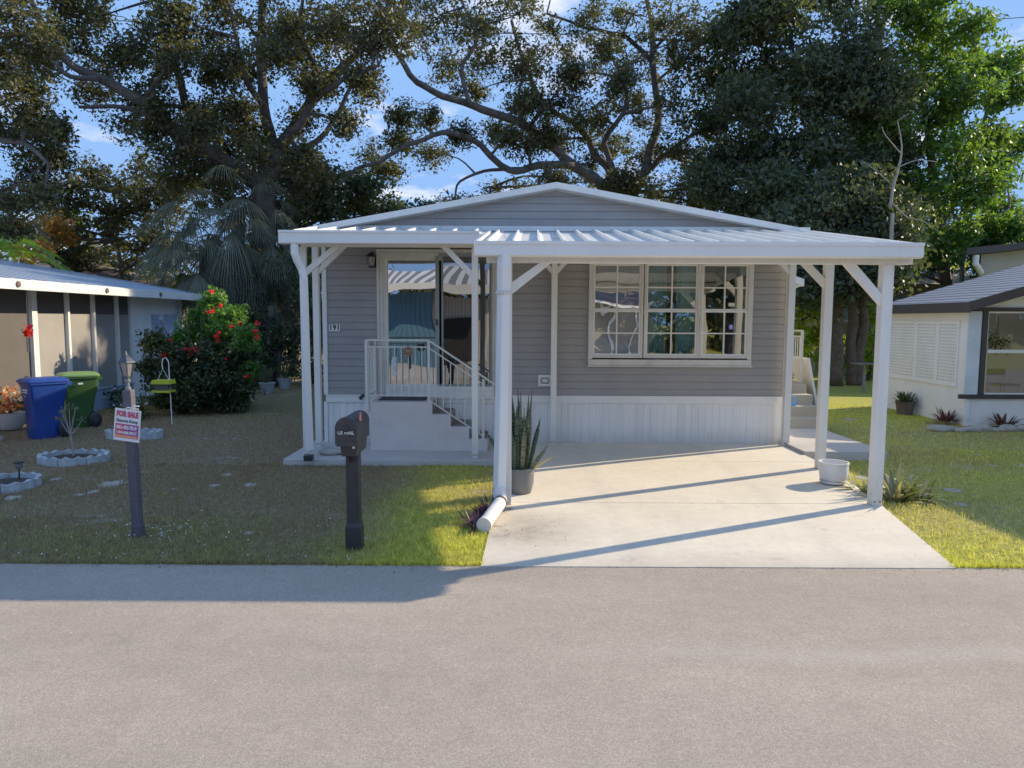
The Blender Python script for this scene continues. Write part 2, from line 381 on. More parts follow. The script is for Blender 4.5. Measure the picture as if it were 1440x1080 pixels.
def m_asphalt():
    t = NT('worn_asphalt'); p = t.pos()
    f = t.noise(p, 220, 2, .8); f2 = t.noise(p, 70, 3, .8); big = t.noise(p, .5, 4, .6, stretch=(.5, 1.6, 1)); med = t.noise(p, 5, 4, .6)
    c = t.ramp(f, [(.28, (.20,.166,.134)), (.5, (.362,.303,.248)), (.72, (.55,.465,.385))])
    c = t.mix(1.0, c, t.ramp(f2, [(.3, .78), (.7, 1.2)]), 'MULTIPLY')
    c = t.mix(1.0, c, t.ramp(big, [(.3, .88), (.7, 1.12)]), 'MULTIPLY')
    c = t.mix(1.0, c, t.ramp(med, [(.3, .94), (.7, 1.06)]), 'MULTIPLY')
    v = t.n('ShaderNodeTexVoronoi'); v.inputs['Scale'].default_value = 9; t.l(p, v.inputs['Vector'])
    sp = t.math('LESS_THAN', v.outputs['Distance'], .035); c = t.mix(t.math('MULTIPLY', sp, .8), c, (.8,.78,.74))
    # pale worn streak down the lane
    sx = t.n('ShaderNodeSeparateXYZ'); t.l(p, sx.inputs[0])
    wob = t.math('ADD', sx.outputs[1], t.math('MULTIPLY', t.noise(p, .8, 3), .25))
    d = t.math('ABSOLUTE', t.math('SUBTRACT', wob, 4.05)); st = t.math('SUBTRACT', 1.0, t.math('MULTIPLY', d, 6), True)
    rx = t.n('ShaderNodeMapRange'); rx.inputs[1].default_value = .2; rx.inputs[2].default_value = 1.2; t.l(sx.outputs[0], rx.inputs[0])
    c = t.mix(t.math('MULTIPLY', t.math('MULTIPLY', st, rx.outputs[0]), .16), c, (.62,.56,.50))
    t.bsdf(c, .9, 0, t.bump(f, .5, .006), .25); return t.m
def m_concrete(name, col):
    t = NT(name); p = t.pos()
    n1 = t.noise(p, 1.1, 5, .65); n2 = t.noise(p, 12, 4, .65); n3 = t.noise(p, 150, 2, .7); n4 = t.noise(p, 2.6, 6, .75)
    c = t.ramp(n1, [(.3, sc(col, .9)), (.7, sc(col, 1.06))])
    c = t.mix(1.0, c, t.ramp(n2, [(.3, .93), (.7, 1.05)]), 'MULTIPLY'); c = t.mix(1.0, c, t.ramp(n3, [(.3, .93), (.7, 1.06)]), 'MULTIPLY')
    st = t.math('MULTIPLY', t.math('SUBTRACT', n4, .60, True), 3.5, True); c = t.mix(st, c, (.25,.20,.14))
    # brownish run-off stain below the drain pipe and dirt along the road edge
    sx = t.n('ShaderNodeSeparateXYZ'); t.l(p, sx.inputs[0])
    ve = t.n('ShaderNodeVectorMath', operation='DISTANCE'); ve.inputs[1].default_value = (.10, 6.25, 0)
    t.l(p, ve.inputs[0]); dd = t.math('SUBTRACT', 1.0, t.math('MULTIPLY', ve.outputs['Value'], 1.25), True)
    c = t.mix(t.math('MULTIPLY', t.math('MULTIPLY', dd, n4), 1.3, True), c, (.26,.21,.15))
    ed = t.n('ShaderNodeMapRange'); ed.inputs[1].default_value = 5.75; ed.inputs[2].default_value = 5.3; t.l(sx.outputs[1], ed.inputs[0])
    c = t.mix(t.math('MULTIPLY', t.math('MULTIPLY', ed.outputs[0], n4), .8), c, (.28,.25,.21))
    for x0 in (1.0, 2.7):
        dx = t.math('ABSOLUTE', t.math('SUBTRACT', t.math('ADD', sx.outputs[0], t.math('MULTIPLY', n1, .12)), x0+.05)); tm = t.math('SUBTRACT', 1.0, t.math('MULTIPLY', dx, 6), True)
        c = t.mix(t.math('MULTIPLY', t.math('MULTIPLY', tm, n4), .22), c, (.30,.27,.24))
    t.bsdf(c, .85, 0, t.bump(n2, .12, .01), .25); return t.m
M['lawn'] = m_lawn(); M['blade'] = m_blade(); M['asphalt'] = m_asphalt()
M['concrete'] = m_concrete('driveway_concrete', (.74,.66,.54)); M['slab'] = m_concrete('slab_concrete', (.50,.46,.43))

# ------------------------------------------------------------------ world and sun
AZ_X, AZ_Y = .902, .432; EL = 27.3
w = bpy.data.worlds.new('World'); SC.world = w; w.use_nodes = True; nt = w.node_tree; nt.nodes.clear()
sky = nt.nodes.new('ShaderNodeTexSky'); sky.sky_type = 'NISHITA'; sky.sun_disc = False
sky.sun_elevation = R(EL); sky.sun_rotation = math.atan2(AZ_X, AZ_Y); sky.air_density = 1.0; sky.dust_density = .5; sky.ozone_density = 3.5
tc = nt.nodes.new('ShaderNodeTexCoord'); sep = nt.nodes.new('ShaderNodeSeparateXYZ'); nt.links.new(tc.outputs['Generated'], sep.inputs[0])
mz = nt.nodes.new('ShaderNodeMath'); mz.operation = 'ADD'; mz.inputs[1].default_value = .12; nt.links.new(sep.outputs[2], mz.inputs[0])
dv = nt.nodes.new('ShaderNodeVectorMath'); dv.operation = 'DIVIDE'; cb = nt.nodes.new('ShaderNodeCombineXYZ')
for i in range(3): nt.links.new(mz.outputs[0], cb.inputs[i])
nt.links.new(tc.outputs['Generated'], dv.inputs[0]); nt.links.new(cb.outputs[0], dv.inputs[1])
no = nt.nodes.new('ShaderNodeTexNoise'); no.inputs['Scale'].default_value = 1.9; no.inputs['Detail'].default_value = 7; no.inputs['Roughness'].default_value = .58
nt.links.new(dv.outputs[0], no.inputs['Vector'])
cr = nt.nodes.new('ShaderNodeValToRGB'); cr.color_ramp.elements[0].position = .55; cr.color_ramp.elements[1].position = .70; nt.links.new(no.outputs['Fac'], cr.inputs[0])
mx = nt.nodes.new('ShaderNodeMix'); mx.data_type = 'RGBA'; mx.inputs[7].default_value = (2.3, 2.35, 2.5, 1)
nt.links.new(cr.outputs[0], mx.inputs[0])
hs = nt.nodes.new('ShaderNodeHueSaturation'); hs.inputs['Saturation'].default_value = 1.08; nt.links.new(sky.outputs[0], hs.inputs['Color'])
tint = nt.nodes.new('ShaderNodeMix'); tint.data_type = 'RGBA'; tint.blend_type = 'MULTIPLY'; tint.inputs[0].default_value = 1; tint.inputs[7].default_value = (1.10, .95, .86, 1)
nt.links.new(hs.outputs[0], tint.inputs[6]); mn = nt.nodes.new('ShaderNodeVectorMath'); mn.operation = 'MINIMUM'; mn.inputs[1].default_value = (.60, 1.12, 2.15)
nt.links.new(tint.outputs[2], mn.inputs[0]); nt.links.new(mn.outputs[0], mx.inputs[6])
bg = nt.nodes.new('ShaderNodeBackground'); bg.inputs[1].default_value = .45; nt.links.new(mx.outputs[2], bg.inputs[0])
wo = nt.nodes.new('ShaderNodeOutputWorld'); nt.links.new(bg.outputs[0], wo.inputs[0])
sl = bpy.data.lights.new('sun', 'SUN'); sl.energy = 6.3; sl.angle = R(.5); sl.color = (1, .85, .61)
so = bpy.data.objects.new('sun', sl); COL.objects.link(so); so.location = (20, 10, 20)
ce = math.cos(R(EL)); sd = Vector((AZ_X*ce, AZ_Y*ce, math.sin(R(EL)))); so.rotation_euler = sd.to_track_quat('Z', 'Y').to_euler()
SC.view_settings.view_transform = 'Standard'; SC.view_settings.look = 'None'; SC.view_settings.exposure = 0; SC.view_settings.gamma = 1.13
SC.cycles.max_bounces = 8; SC.cycles.transparent_max_bounces = 24; SC.cycles.diffuse_bounces = 4
# ================================================================== SETTING
def sheet(name, poly, z, mat):
    me = bpy.data.meshes.new(name); me.from_pydata([(x, y, z) for x, y in poly], [], [tuple(range(len(poly)))]); me.materials.append(mat)
    o = bpy.data.objects.new(name, me); COL.objects.link(o); o['kind'] = 'structure'; return o
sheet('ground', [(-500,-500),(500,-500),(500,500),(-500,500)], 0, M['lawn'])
# road with a slightly uneven edge against the grass
edge = []
for i in range(0, 401):
    x = -60+i*.3; edge.append((x, 5.36+.022*mnoise.noise(Vector((x*2.1, 0, 3)))+.014*mnoise.noise(Vector((x*7, 0, 3)))))
sheet('road', [(-60,-1.9),(60,-1.9)]+list(reversed(edge)), .006, M['asphalt'])

DX0 = -.17
def dzf(y): return .012 + (.08-.012)*min(1, max(0, (y-5.37)/(9.13-5.37)))
mb = MB()
rows = [5.33, 7.13, 7.145, 9.13]
def rx(y): return 3.43+(y-5.33)*.19 if y < 7.1 else 3.765+(y-7.1)*.115
def lx(y): return -.235+(y-5.33)*.045
def slab_piece(y0, y1, bev=0):
    vs = []
    for y in (y0, y1):
        for x in (lx(y), rx(y)):
            vs += [(x, y, -.05), (x, y, dzf(y))]
    return mb.add(vs, [(1,3,7,5),(0,4,6,2),(0,2,3,1),(4,5,7,6),(0,1,5,4),(2,6,7,3)])
slab_piece(5.33, 7.13); slab_piece(7.142, 9.13)
mb.box(-.16, 4.0, 9.142, 10.6, -.05, .08)
drive = mb.build('driveway', M['concrete'], kind='structure')
mb = MB(); mb.box(-2.98, -.172, 9.13, 10.6, -.05, .08); mb.build('porch_slab', M['slab'], bevel=.008, kind='structure')
mb = MB(); mb.box(4.01, 5.15, 9.62, 11.9, -.05, .125); mb.build('side_slab', M['slab'], bevel=.008, kind='structure')

# ================================================================== MAIN HOUSE
YH = 10.5
FZ = .76
xl, xr = P(458, 500, YH).x, P(1106, 500, YH).x
z_sid = P(700, 556, YH).z            # bottom of the siding
z_skt = P(700, 566, YH).z            # bottom of the white band
zt = 3.12
peak = P(783, 257, 10.3); rl = P(433, 320, 10.3); rr = P(1135, 323, 10.3)
house = thing('manufactured_home', ((xl+xr)/2, YH, 0), 'grey lap-sided mobile home with white skirting and shallow white gable', 'house')
LAP = .1075
def courses(mb, x0, x1, z0, z1, zbase, y=YH, clip=None):
    k = math.floor((z0-zbase)/LAP)
    while True:
        a, b = zbase+k*LAP, zbase+(k+1)*LAP
        if a >= z1-1e-4: break
        lo, hi = max(a, z0), min(b, z1)
        if hi-lo > .004:
            if clip:
                cl, chh = clip(lo), clip(hi)
                A0, A1, B0, B1 = max(x0, cl[0]), min(x1, cl[1]), max(x0, chh[0]), min(x1, chh[1])
            else: A0, A1, B0, B1 = x0, x1, x0, x1
            yl = y-.012*(b-lo)/LAP; yh_ = y-.016*(b-hi)/LAP
            if A1-A0 > .01:
                if B1 <= B0: B0 = B1 = (A0+A1)/2
                hg = max(lo, hi-.004) if hi >= b-1e-4 else hi; yg_ = y-.012*(b-hg)/LAP-.003
                mb.add([(A0,yl-.003,lo),(A1,yl-.003,lo),(B1,yg_,hg),(B0,yg_,hg),(A0,y+.012,lo),(A1,y+.012,lo),(B1,y+.012,hg),(B0,y+.012,hg),(B1,y+.012,hi),(B0,y+.012,hi)], [(0,1,2,3),(0,4,5,1),(3,2,6,7),(7,6,8,9)])
        k += 1
# openings
dxl, dxr = P(531, 450, YH).x, P(700, 450, YH).x; dzt = P(600, 351, YH).z; dzb = FZ-.02
wxl, wxr = P(827, 450, YH).x, P(1056, 450, YH).x; wzt = P(940, 366, YH).z; wzb = P(940, 515, YH).z
mb = MB()
courses(mb, xl, dxl, z_sid, zt, z_sid); courses(mb, dxl, dxr, dzt, zt, z_sid); courses(mb, dxr, wxl, z_sid, zt, z_sid)
courses(mb, wxl, wxr, z_sid, wzb, z_sid); courses(mb, wxl, wxr, wzt, zt, z_sid); courses(mb, wxr, xr, z_sid, zt, z_sid)
mb.build('siding', M['siding'], house)
# gable
def gclip(z):
    t = (z-peak.z)
    sl_l = (peak.z-rl.z)/(peak.x-rl.x); sl_r = (peak.z-rr.z)/(rr.x-peak.x)
    return (peak.x+t/sl_l+.02, peak.x-t/sl_r-.02)
mb = MB(); courses(mb, -9, 9, zt+.002, peak.z-.03, z_sid, YH-.004, gclip); mb.build('gable_siding', M['siding'], house)
# body walls and roof
YB = 21.2
mb = MB()
for x0, x1, y0, y1 in ((xl, xl+.08, YH+.01, YB), (xr-.08, xr, YH+.01, YB), (xl, xr, YB, YB+.08)): mb.box(x0, x1, y0, y1, .8, 3.2)
mb.box(xl+.08, dxl-.01, YH+.02, YH+.06, .8, 3.2)
mb.box(dxr+.01, wxl, YH+.02, YH+.06, .8, 3.2); mb.box(wxr, xr-.08, YH+.02, YH+.06, .8, 3.2)
mb.box(wxl, wxr, YH+.02, YH+.06, .8, wzb); mb.box(wxl, wxr, YH+.02, YH+.06, wzt, 3.2); mb.box(dxl-.01, dxr+.01, YH+.02, YH+.06, dzt, 3.2)
mb.prism([(xl, 3.2), (xr, 3.2), (peak.x, peak.z-.06)], 'y', YH+.02, YH+.06)
mb.build('wall', M['siding'], house)
mb = MB()
mb.prism([(rl.x, rl.z), (peak.x, peak.z), (rr.x, rr.z), (rr.x, rr.z-.08), (peak.x, peak.z-.08), (rl.x, rl.z-.08)], 'y', 10.36, YB+.3)
mb.build('roof', M['shingle'], house)
mb = MB()
for a, b in ((rl, peak), (peak, rr)):
    d = (b-a).normalized(); n_ = Vector((-d.z, 0, d.x))
    mb.prism([((a+n_*.012).x, (a+n_*.012).z), ((b+n_*.012).x, (b+n_*.012).z), ((b-n_*.07).x, (b-n_*.07).z), ((a-n_*.07).x, (a-n_*.07).z)], 'y', 10.30 if a is rl else 10.303, 10.355)
mb.build('rake_trim', M['white'], house)
# room inside, floor and partitions
mb = MB(); mb.box(xl+.08, xr-.08, YH+.06, 14.2, FZ-.06, FZ-.02); mb.box(xl+.08, xr-.08, 14.0, 14.1, FZ, 3.1); mb.box(xl+.08, xr-.08, YH+.06, 14.2, 3.0, 3.05)
mb.box(dxr+.35, dxr+.43, YH+.06, 14, FZ, 3.0)
mb.build('interior_wall', M['room'], house)
# skirting : ribbed
mb = MB(); x = xl; k = 0
while x < xr-.001:
    x1 = min(x+.102, xr); rb = .004
    mb.add([(x,YH+.004,.08),(x+.02,YH+.004,.08),(x+.03,YH-rb,.08),(x1-.004,YH-rb,.08),(x1,YH+.004,.08),(x,YH+.004,z_skt),(x+.02,YH+.004,z_skt),(x+.03,YH-rb,z_skt),(x1-.004,YH-rb,z_skt),(x1,YH+.004,z_skt)],
           [(0,1,6,5),(1,2,7,6),(2,3,8,7),(3,4,9,8)])
    x = x1
mb.box(xr-.02, xr, YH+.02, YB, .0, .8); mb.box(xl, xl+.02, YH+.02, YB, .0, .8); mb.box(xl, xr, YB, YB+.02, 0, .8)
mb.box(xl+.02, xr-.02, YH+.03, YH+.06, .06, .8)
mb.build('skirting', M['skirt'], house)
mb = MB(); mb.box(xl, dxl-.02, YH-.035, YH+.01, z_skt, z_sid); mb.box(dxl-.02, xr, YH-.035, YH+.01, z_skt, z_sid-.001); mb.box(xl, xr, YH-.045, YH-.032, z_sid-.014, z_sid+.004)
mb.build('base_trim', M['white'], house)
mb = MB(); mb.box(xl-.03, xl+.035, YH-.03, YH+.06, z_sid+.005, zt); mb.box(xl-.035, xl+.02, YH-.02, YH+.06, .08, z_skt); mb.build('corner_trim', M['white'], house, bevel=.004)
mb = MB(); mb.box(xr-.05, xr+.03, YH-.03, YH+.06, z_sid+.005, zt); mb.box(xr-.02, xr+.03, YH-.025, YH+.06, .08, z_skt); mb.build('corner_trim', M['white'], house, bevel=.004)
mb = MB(); mb.box(xl-.1, xr+.25, YH-.06, YH-.022, P(783, 326, YH).z, P(783, 320, YH).z+.01); mb.build('ledger_trim', M['white'], house)

# ---- sliding door
door = MB()
y0, y1 = YH-.05, YH+.02
for k, (o, yy) in enumerate(((0, -.05), (.045, -.042), (.085, -.03), (.12, -.015))):   # stepped casing
    door.box(dxl+o, dxl+o+.042, YH+yy, YH+.03, dzb+.02, dzt-o)
    door.box(dxl+o+.042, dxr-o, YH+yy+.001, YH+.03, dzt-o-.042, dzt-o)
    door.box(dxr-o-.042, dxr-o, YH+yy, YH+.03, dzb+.02, dzt-o-.042)
dooro = door.build('sliding_door', M['cream_trim'], house, bevel=.003)
gx0, gx1 = P(545, 450, YH).x, P(690, 450, YH).x; gm0, gm1 = P(613, 450, YH).x, P(618, 450, YH).x
gz1 = P(600, 361, YH).z; gz0 = P(600, 540, YH).z
mb = MB(); mb.box(gx0-.03, dxr-.05, YH-.06, YH+.04, dzb-.0, gz0-.03); mb.box(gx0-.03, dxr-.05, YH-.075, YH-.06, dzb, dzb+.05); mb.box(gx0-.03, dxr-.05, YH-.07, YH-.062, gz0-.09, gz0-.03)
mb.build('sill', M['white'], dooro, bevel=.003)
mb = MB()
mb.box(gx0-.03, gx0, YH-.02, YH+.03, gz0-.03, gz1+.05); mb.box(gx0, gm1, YH-.02, YH+.03, gz1, gz1+.05); mb.box(gx0, gm1, YH-.018, YH+.03, gz0-.03, gz0)
mb.build('fixed_frame', M['white'], dooro)
gfr = plain('green_grey_door_frame', (.25,.28,.27), .5, .08, 4); M['gfr'] = gfr
mb = MB()
mb.box(gm0, gm1, YH-.05, YH+.01, gz0, gz1); mb.box(gm1+.035, gm1+.06, YH-.045, YH+.005, gz0, gz1); mb.box(gm1, gx1+.03, YH-.048, YH+.008, gz1, gz1+.045)
mb.box(gx1, gx1+.03, YH-.05, YH+.01, gz0, gz1); mb.box(gm1, gx1, YH-.05, YH+.01, gz0-.03, gz0)
mb.build('sliding_frame', gfr, dooro)
mb = MB(); mb.box(gm0+.005, gm0+.035, YH-.075, YH-.05, P(600,457,YH).z, P(600,449,YH).z); mb.build('handle', M['black'], dooro)
mb = MB(); mb.pane(gx0, gm0, YH-.004, gz0, gz1); mb.build('pane', M['door_glass'], dooro)
mb = MB(); mb.pane(gm1+.06, gx1, YH-.03, gz0, gz1); mb.build('pane', M['screen_glass'], dooro)

# ---- triple window
wt = MB()
yo = YH-.075
wt.box(wxl, wxl+.06, yo, YH+.03, wzb+.10, wzt); wt.box(wxr-.06, wxr, yo, YH+.03, wzb+.10, wzt); wt.box(wxl+.06, wxr-.06, yo, YH+.03, wzt-.03, wzt)
wt.box(wxl, wxr, yo-.01, YH+.03, wzb+.012, wzb+.10); wt.box(wxl-.015, wxr+.015, yo-.03, YH, wzb-.006, wzb+.012)
wtr = wt.build('window_surround', M['cream_trim'], house, bevel=.004)
units = [(834, 900), (908, 979), (986, 1049)]
zr = [P(940, y, YH).z for y in (372, 405, 437, 469, 500)]
for ui, (a, b) in enumerate(units):
    x0, x1 = P(a, 440, YH).x, P(b, 440, YH).x; xm = (x0+x1)/2
    mb = MB(); f = .022
    mb.box(x0-.035, x0, yo+.005, YH+.02, zr[4]-.035, zr[0]+.03); mb.box(x1, x1+.035, yo+.005, YH+.02, zr[4]-.035, zr[0]+.03)
    mb.box(x0, x1, yo+.005, YH+.02, zr[0], zr[0]+.03); mb.box(x0, x1, yo+.005, YH+.02, zr[4]-.035, zr[4])
    wn = mb.build('window', M['cream_trim'], house, bevel=.003)
    for (za, zb, yy) in ((zr[2], zr[0], yo+.035), (zr[4], zr[2], yo+.02)):
        mb = MB()
        mb.box(x0, x0+f, yy, yy+.025, za, zb); mb.box(x1-f, x1, yy, yy+.025, za, zb); mb.box(x0+f, x1-f, yy, yy+.025, za, za+f+.006); mb.box(x0+f, x1-f, yy, yy+.025, zb-f, zb)
        zm = (za+zb)/2; g = .009
        mb.box(xm-g, xm+g, yy+.002, yy+.02, za+f, zb-f); mb.box(x0+f, xm-g, yy+.003, yy+.019, zm-g, zm+g); mb.box(xm+g, x1-f, yy+.003, yy+.019, zm-g, zm+g)
        mb.build('sash', M['white'], wn)
        mb = MB(); mb.pane(x0+f, x1-f, yy+.021, za+f, zb-f); mb.build('pane', M['mirror_glass'] if ui == 0 else M['win_glass'], wn)
# security sticker and alarm tag on the right window
c = P(1028, 460, yo+.015); mb = MB(); mb.prism([(c.x+.042*math.cos(R(22.5+45*k)), c.z+.042*math.sin(R(22.5+45*k))) for k in range(8)], 'y', c.y, c.y+.002)
stk = mb.build('window_sticker', plain('sticker_blue', (.05,.06,.45), .4), house)
mb = MB()
for k in range(3): mb.box(c.x-.022, c.x+.022, c.y-.002, c.y-.0005, c.z+.016-.018*k, c.z+.024-.018*k)
mb.build('print', M['white_ink'], stk)
c = P(1029, 428.5, yo+.015); mb = MB(); mb.box(c.x-.045, c.x+.045, c.y, c.y+.004, c.z-.025, c.z+.025); mb.build('window_tag', M['cream_trim'], house)
# outlet / meter plate
c = P(766, 535, YH-.02); mb = MB(); mb.box(c.x-.095, c.x+.085, YH-.045, YH+.0, c.z-.085, c.z+.085); mp = mb.build('meter_plate', M['white'], house, bevel=.004)
mb = MB()
for x0_, x1_, z0_, z1_ in ((-.055,.055,.025,.045),(-.055,.055,-.045,-.025),(-.065,-.04,-.03,.03),(.04,.065,-.03,.03)): mb.box(c.x+x0_, c.x+x1_, YH-.058, YH-.045, c.z+z0_, c.z+z1_)
mb.build('meter_bezel', M['grey_metal'], mp, bevel=.006)
# wall lantern
c = P(522, 366, YH-.10)
mb = MB(); mb.box(c.x+.005, c.x+.075, YH-.045, YH-.015, c.z-.10, c.z+.08); mb.tube([(c.x+.04,YH-.04,c.z+.05),(c.x+.02,YH-.08,c.z+.12),(c.x,c.y,c.z+.10)], .009, 6)
mb.lathe((c.x,c.y,c.z), [(.065,.045),(.06,.065),(.035,.095),(.012,.11)], 12); mb.lathe((c.x,c.y,c.z), [(.03,-.11),(.045,-.09),(.045,-.08)], 12)
for k in range(6):
    t_ = k*math.pi/3; mb.tube([(c.x+.058*math.cos(t_),c.y+.058*math.sin(t_),c.z+.045),(c.x+.042*math.cos(t_),c.y+.042*math.sin(t_),c.z-.085)], .005, 4)
wl = mb.build('wall_lantern', M['black'], house)
mb = MB(); mb.lathe((c.x,c.y,c.z), [(.040,-.08),(.054,.045)], 12); mb.build('lantern_glass', plain('frosted_lamp_glass', (.30,.29,.27), .3), wl)
# house number
c = P(470.5, 461, YH-.02); mb = MB()
for k in (-1, 0, 1): mb.box(c.x+k*.055-.0265, c.x+k*.055+.0265, YH-.026, YH-.014, c.z-.048, c.z+.048)
hn = mb.build('house_number', M['white_ink'], house)
for k, ch in zip((-1, 0, 1), '191'): text_mesh('digit', ch, .105, M['ink'], text_frame((c.x+k*.055, YH-.0275, c.z)), hn, .0008, .004)
# small spigot box at the skirting by the steps
c = P(509, 558, YH-.05); mb = MB(); mb.beam(c+Vector((-.03,0,-.03)), c+Vector((.03,-.02,.03)), .035, .04); mb.build('spigot_cover', M['black'], house)
# hood above the side door
c0, c1 = P(1104, 374, 13.2), P(1154, 376, 13.2)
mb = MB()
mb.add([(xr, 12.3, 2.95), (xr, 13.9, 2.95), (xr+.95, 13.9, 2.62), (xr+.95, 12.3, 2.62), (xr, 12.3, 2.9), (xr, 13.9, 2.9), (xr+.95, 13.9, 2.5), (xr+.95, 12.3, 2.5)],
       [(0,1,2,3),(4,7,6,5),(0,3,7,4),(1,5,6,2),(3,2,6,7)])
hd = mb.build('door_hood', M['white'], house)
for y_ in (12.32, 13.88): MB().tube([(xr+.9, y_, 2.52), (xr, y_, 2.05)], .012, 6).build('hood_stay', M['white'], hd)

# ---- curtains
def curtain(x0, x1, label, mat):
    mb = MB(); n = 60; pts = []
    for i in range(n+1):
        x = x0+(x1-x0)*i/n; pts.append((x, YH+.10+.028*math.sin(i*1.15)+.012*math.sin(i*2.7)))
    vs = [(x, y, FZ+.1) for x, y in pts]+[(x, y, 2.85) for x, y in pts]
    mb.add(vs, [(i, i+1, i+n+2, i+n+1) for i in range(n)])
    o = mb.build('curtain', mat, None, smooth='all'); tag(o, label, 'curtain', 'curtains in the triple window'); return o
x_ = lambda px: P(px, 440, YH+.2).x
curtain(x_(908), x_(934), 'teal curtain at the left edge of the middle window sash', M['teal'])
curtain(x_(948), x_(983), 'wide teal curtain at the right of the middle window sash', M['teal'])
curtain(x_(1036), x_(1056), 'grey teal curtain at the far right edge of the triple window', plain('pale_teal_curtain', (.5,.62,.62), .9))
# ================================================================== CARPORT
def pan_roof(parent, fl, fr, bl, br, nrib, first_off=.5):
    """fl.. = front/back left/right corners (Vectors) of the deck surface"""
    mb = MB(); t = .03
    dn = Vector((0, 0, -t))
    mb.add([fl, fr, br, bl, fl+dn, fr+dn, br+dn, bl+dn], [(0,1,2,3),(4,7,6,5),(0,4,5,1),(1,5,6,2),(2,6,7,3),(3,7,4,0)])
    deck = mb.build('roof_deck', M['panroof'], parent)
    mb = MB()
    for k in range(nrib):
        f = (k+first_off)/nrib; a = fl.lerp(fr, f); b = bl.lerp(br, f)
        w_ = .011; h = .05
        mb.add([a+Vector((-w_,0,.001)), a+Vector((w_,0,.001)), b+Vector((w_,0,.001)), b+Vector((-w_,0,.001)), a+Vector((-w_,0,h)), a+Vector((w_,0,h)), b+Vector((w_,0,h)), b+Vector((-w_,0,h))],
               [(4,5,6,7),(0,1,5,4),(1,2,6,5),(2,3,7,6),(3,0,4,7)])
        # small foot flange
        mb.add([a+Vector((w_,0,.0012)), a+Vector((w_+.045,0,.0012)), b+Vector((w_+.045,0,.0012)), b+Vector((w_,0,.0012)), a+Vector((w_,0,.014)), a+Vector((w_+.04,0,.004)), b+Vector((w_+.04,0,.004)), b+Vector((w_,0,.014))], [(4,5,6,7),(0,1,5,4),(1,2,6,5)])
    mb.build('standing_seams', M['white'], deck)
def gutter_prof(y, zt_, zb):   # (y,z) profile, front face at y
    return [(y-.012, zt_), (y-.012, zt_-.03), (y, zt_-.035), (y, zb+.012), (y+.02, zb), (y+.11, zb), (y+.11, zt_-.02), (y+.09, zt_-.02), (y+.09, zb+.02), (y+.03, zb+.02), (y+.012, zt_)]
carport = thing('carport', (1.8, 7.1, 0), 'white aluminium carport roof on square posts over the driveway', 'carport')
YF = 6.85
cfl, cfr = P(668, 338, YF), P(1300, 342, YF)
ctz = (cfl.z+cfr.z)/2; cbz = (P(700, 360, YF).z+P(1300, 363, YF).z)/2
fl = Vector((cfl.x+.03, YF+.10, ctz-.03)); fr = Vector((cfr.x-.02, YF+.10, ctz-.03))
bz = P(783, 326, 10.44).z
bl = Vector((P(700, 322, 10.44).x-.05, 10.44, bz)); br = Vector((P(1137, 323, 10.44).x, 10.44, bz))
pan_roof(carport, fl, fr, bl, br, 17, .35)
mb = MB(); mb.prism(gutter_prof(YF, ctz, cbz), 'x', cfl.x, cfr.x)
gut = mb.build('gutter', M['gutter'], carport)
for (a, b, s_) in ((fl, bl, -1), (fr, br, 1)):   # side fascias
    mb = MB(); o_ = Vector((.02*s_, 0, 0)); mb.add([a+o_+Vector((0,0,.035)), b+o_+Vector((0,0,.035)), b+o_+Vector((0,0,-.11)), a+o_+Vector((0,0,-.11)), a+o_*2.2+Vector((0,0,.035)), b+o_*2.2+Vector((0,0,.035)), b+o_*2.2+Vector((0,0,-.11)), a+o_*2.2+Vector((0,0,-.11))],
        [(0,1,2,3),(7,6,5,4),(0,4,5,1),(1,5,6,2),(2,6,7,3),(3,7,4,0)])
    mb.build('side_fascia', M['gutter'], carport)
YP1, YP2, YP3 = 7.10, 8.75, 10.33
bz1 = P(900, 370.5, YP1).z
def roofz(y): return (ctz-.03)+(bz-(ctz-.03))*(y-YF-.1)/(10.44-YF-.1)-.035
b1top = roofz(YP1)-.002
bx0, bx1 = P(684, 370, YP1).x, P(1280, 370, YP1).x
mb = MB(); mb.box(bx0, bx1, YP1-.05, YP1+.05, bz1, b1top); mb.build('beam', M['white_post'], carport, bevel=.004)
bz2 = roofz(YP2)-.17; mb = MB(); mb.box(-.3, 4.25, YP2-.045, YP2+.045, bz2, roofz(YP2)-.002); mb.build('beam', M['white_post'], carport, bevel=.004)
bz3 = roofz(YP3)-.20; mb = MB(); mb.box(-.2, xr+.2, YP3-.04, YP3+.04, bz3, roofz(YP3)-.002); mb.build('beam', M['white_post'], carport, bevel=.004)
def post(parent, x, y, z0, z1, w_, braces=(), bolts=True):
    mb = MB(); mb.box(x-w_/2, x+w_/2, y-w_/2, y+w_/2, z0, z1)
    o = mb.build('post', M['white_post'], parent, bevel=.004)
    if bolts:
        for s_ in (-1, 1):
            b = MB(); b.lathe((0,0,0), [(.011,0),(.011,.006)], 8)
            n0 = len(b.v)-16
            for i in range(n0, len(b.v)):
                vx, vy, vz = b.v[i]; b.v[i] = (x+s_*w_*.24+vx, y-w_/2-vz, z0+.045+vy)
            b.build('bolt', M['grey_metal'], o)
    return o
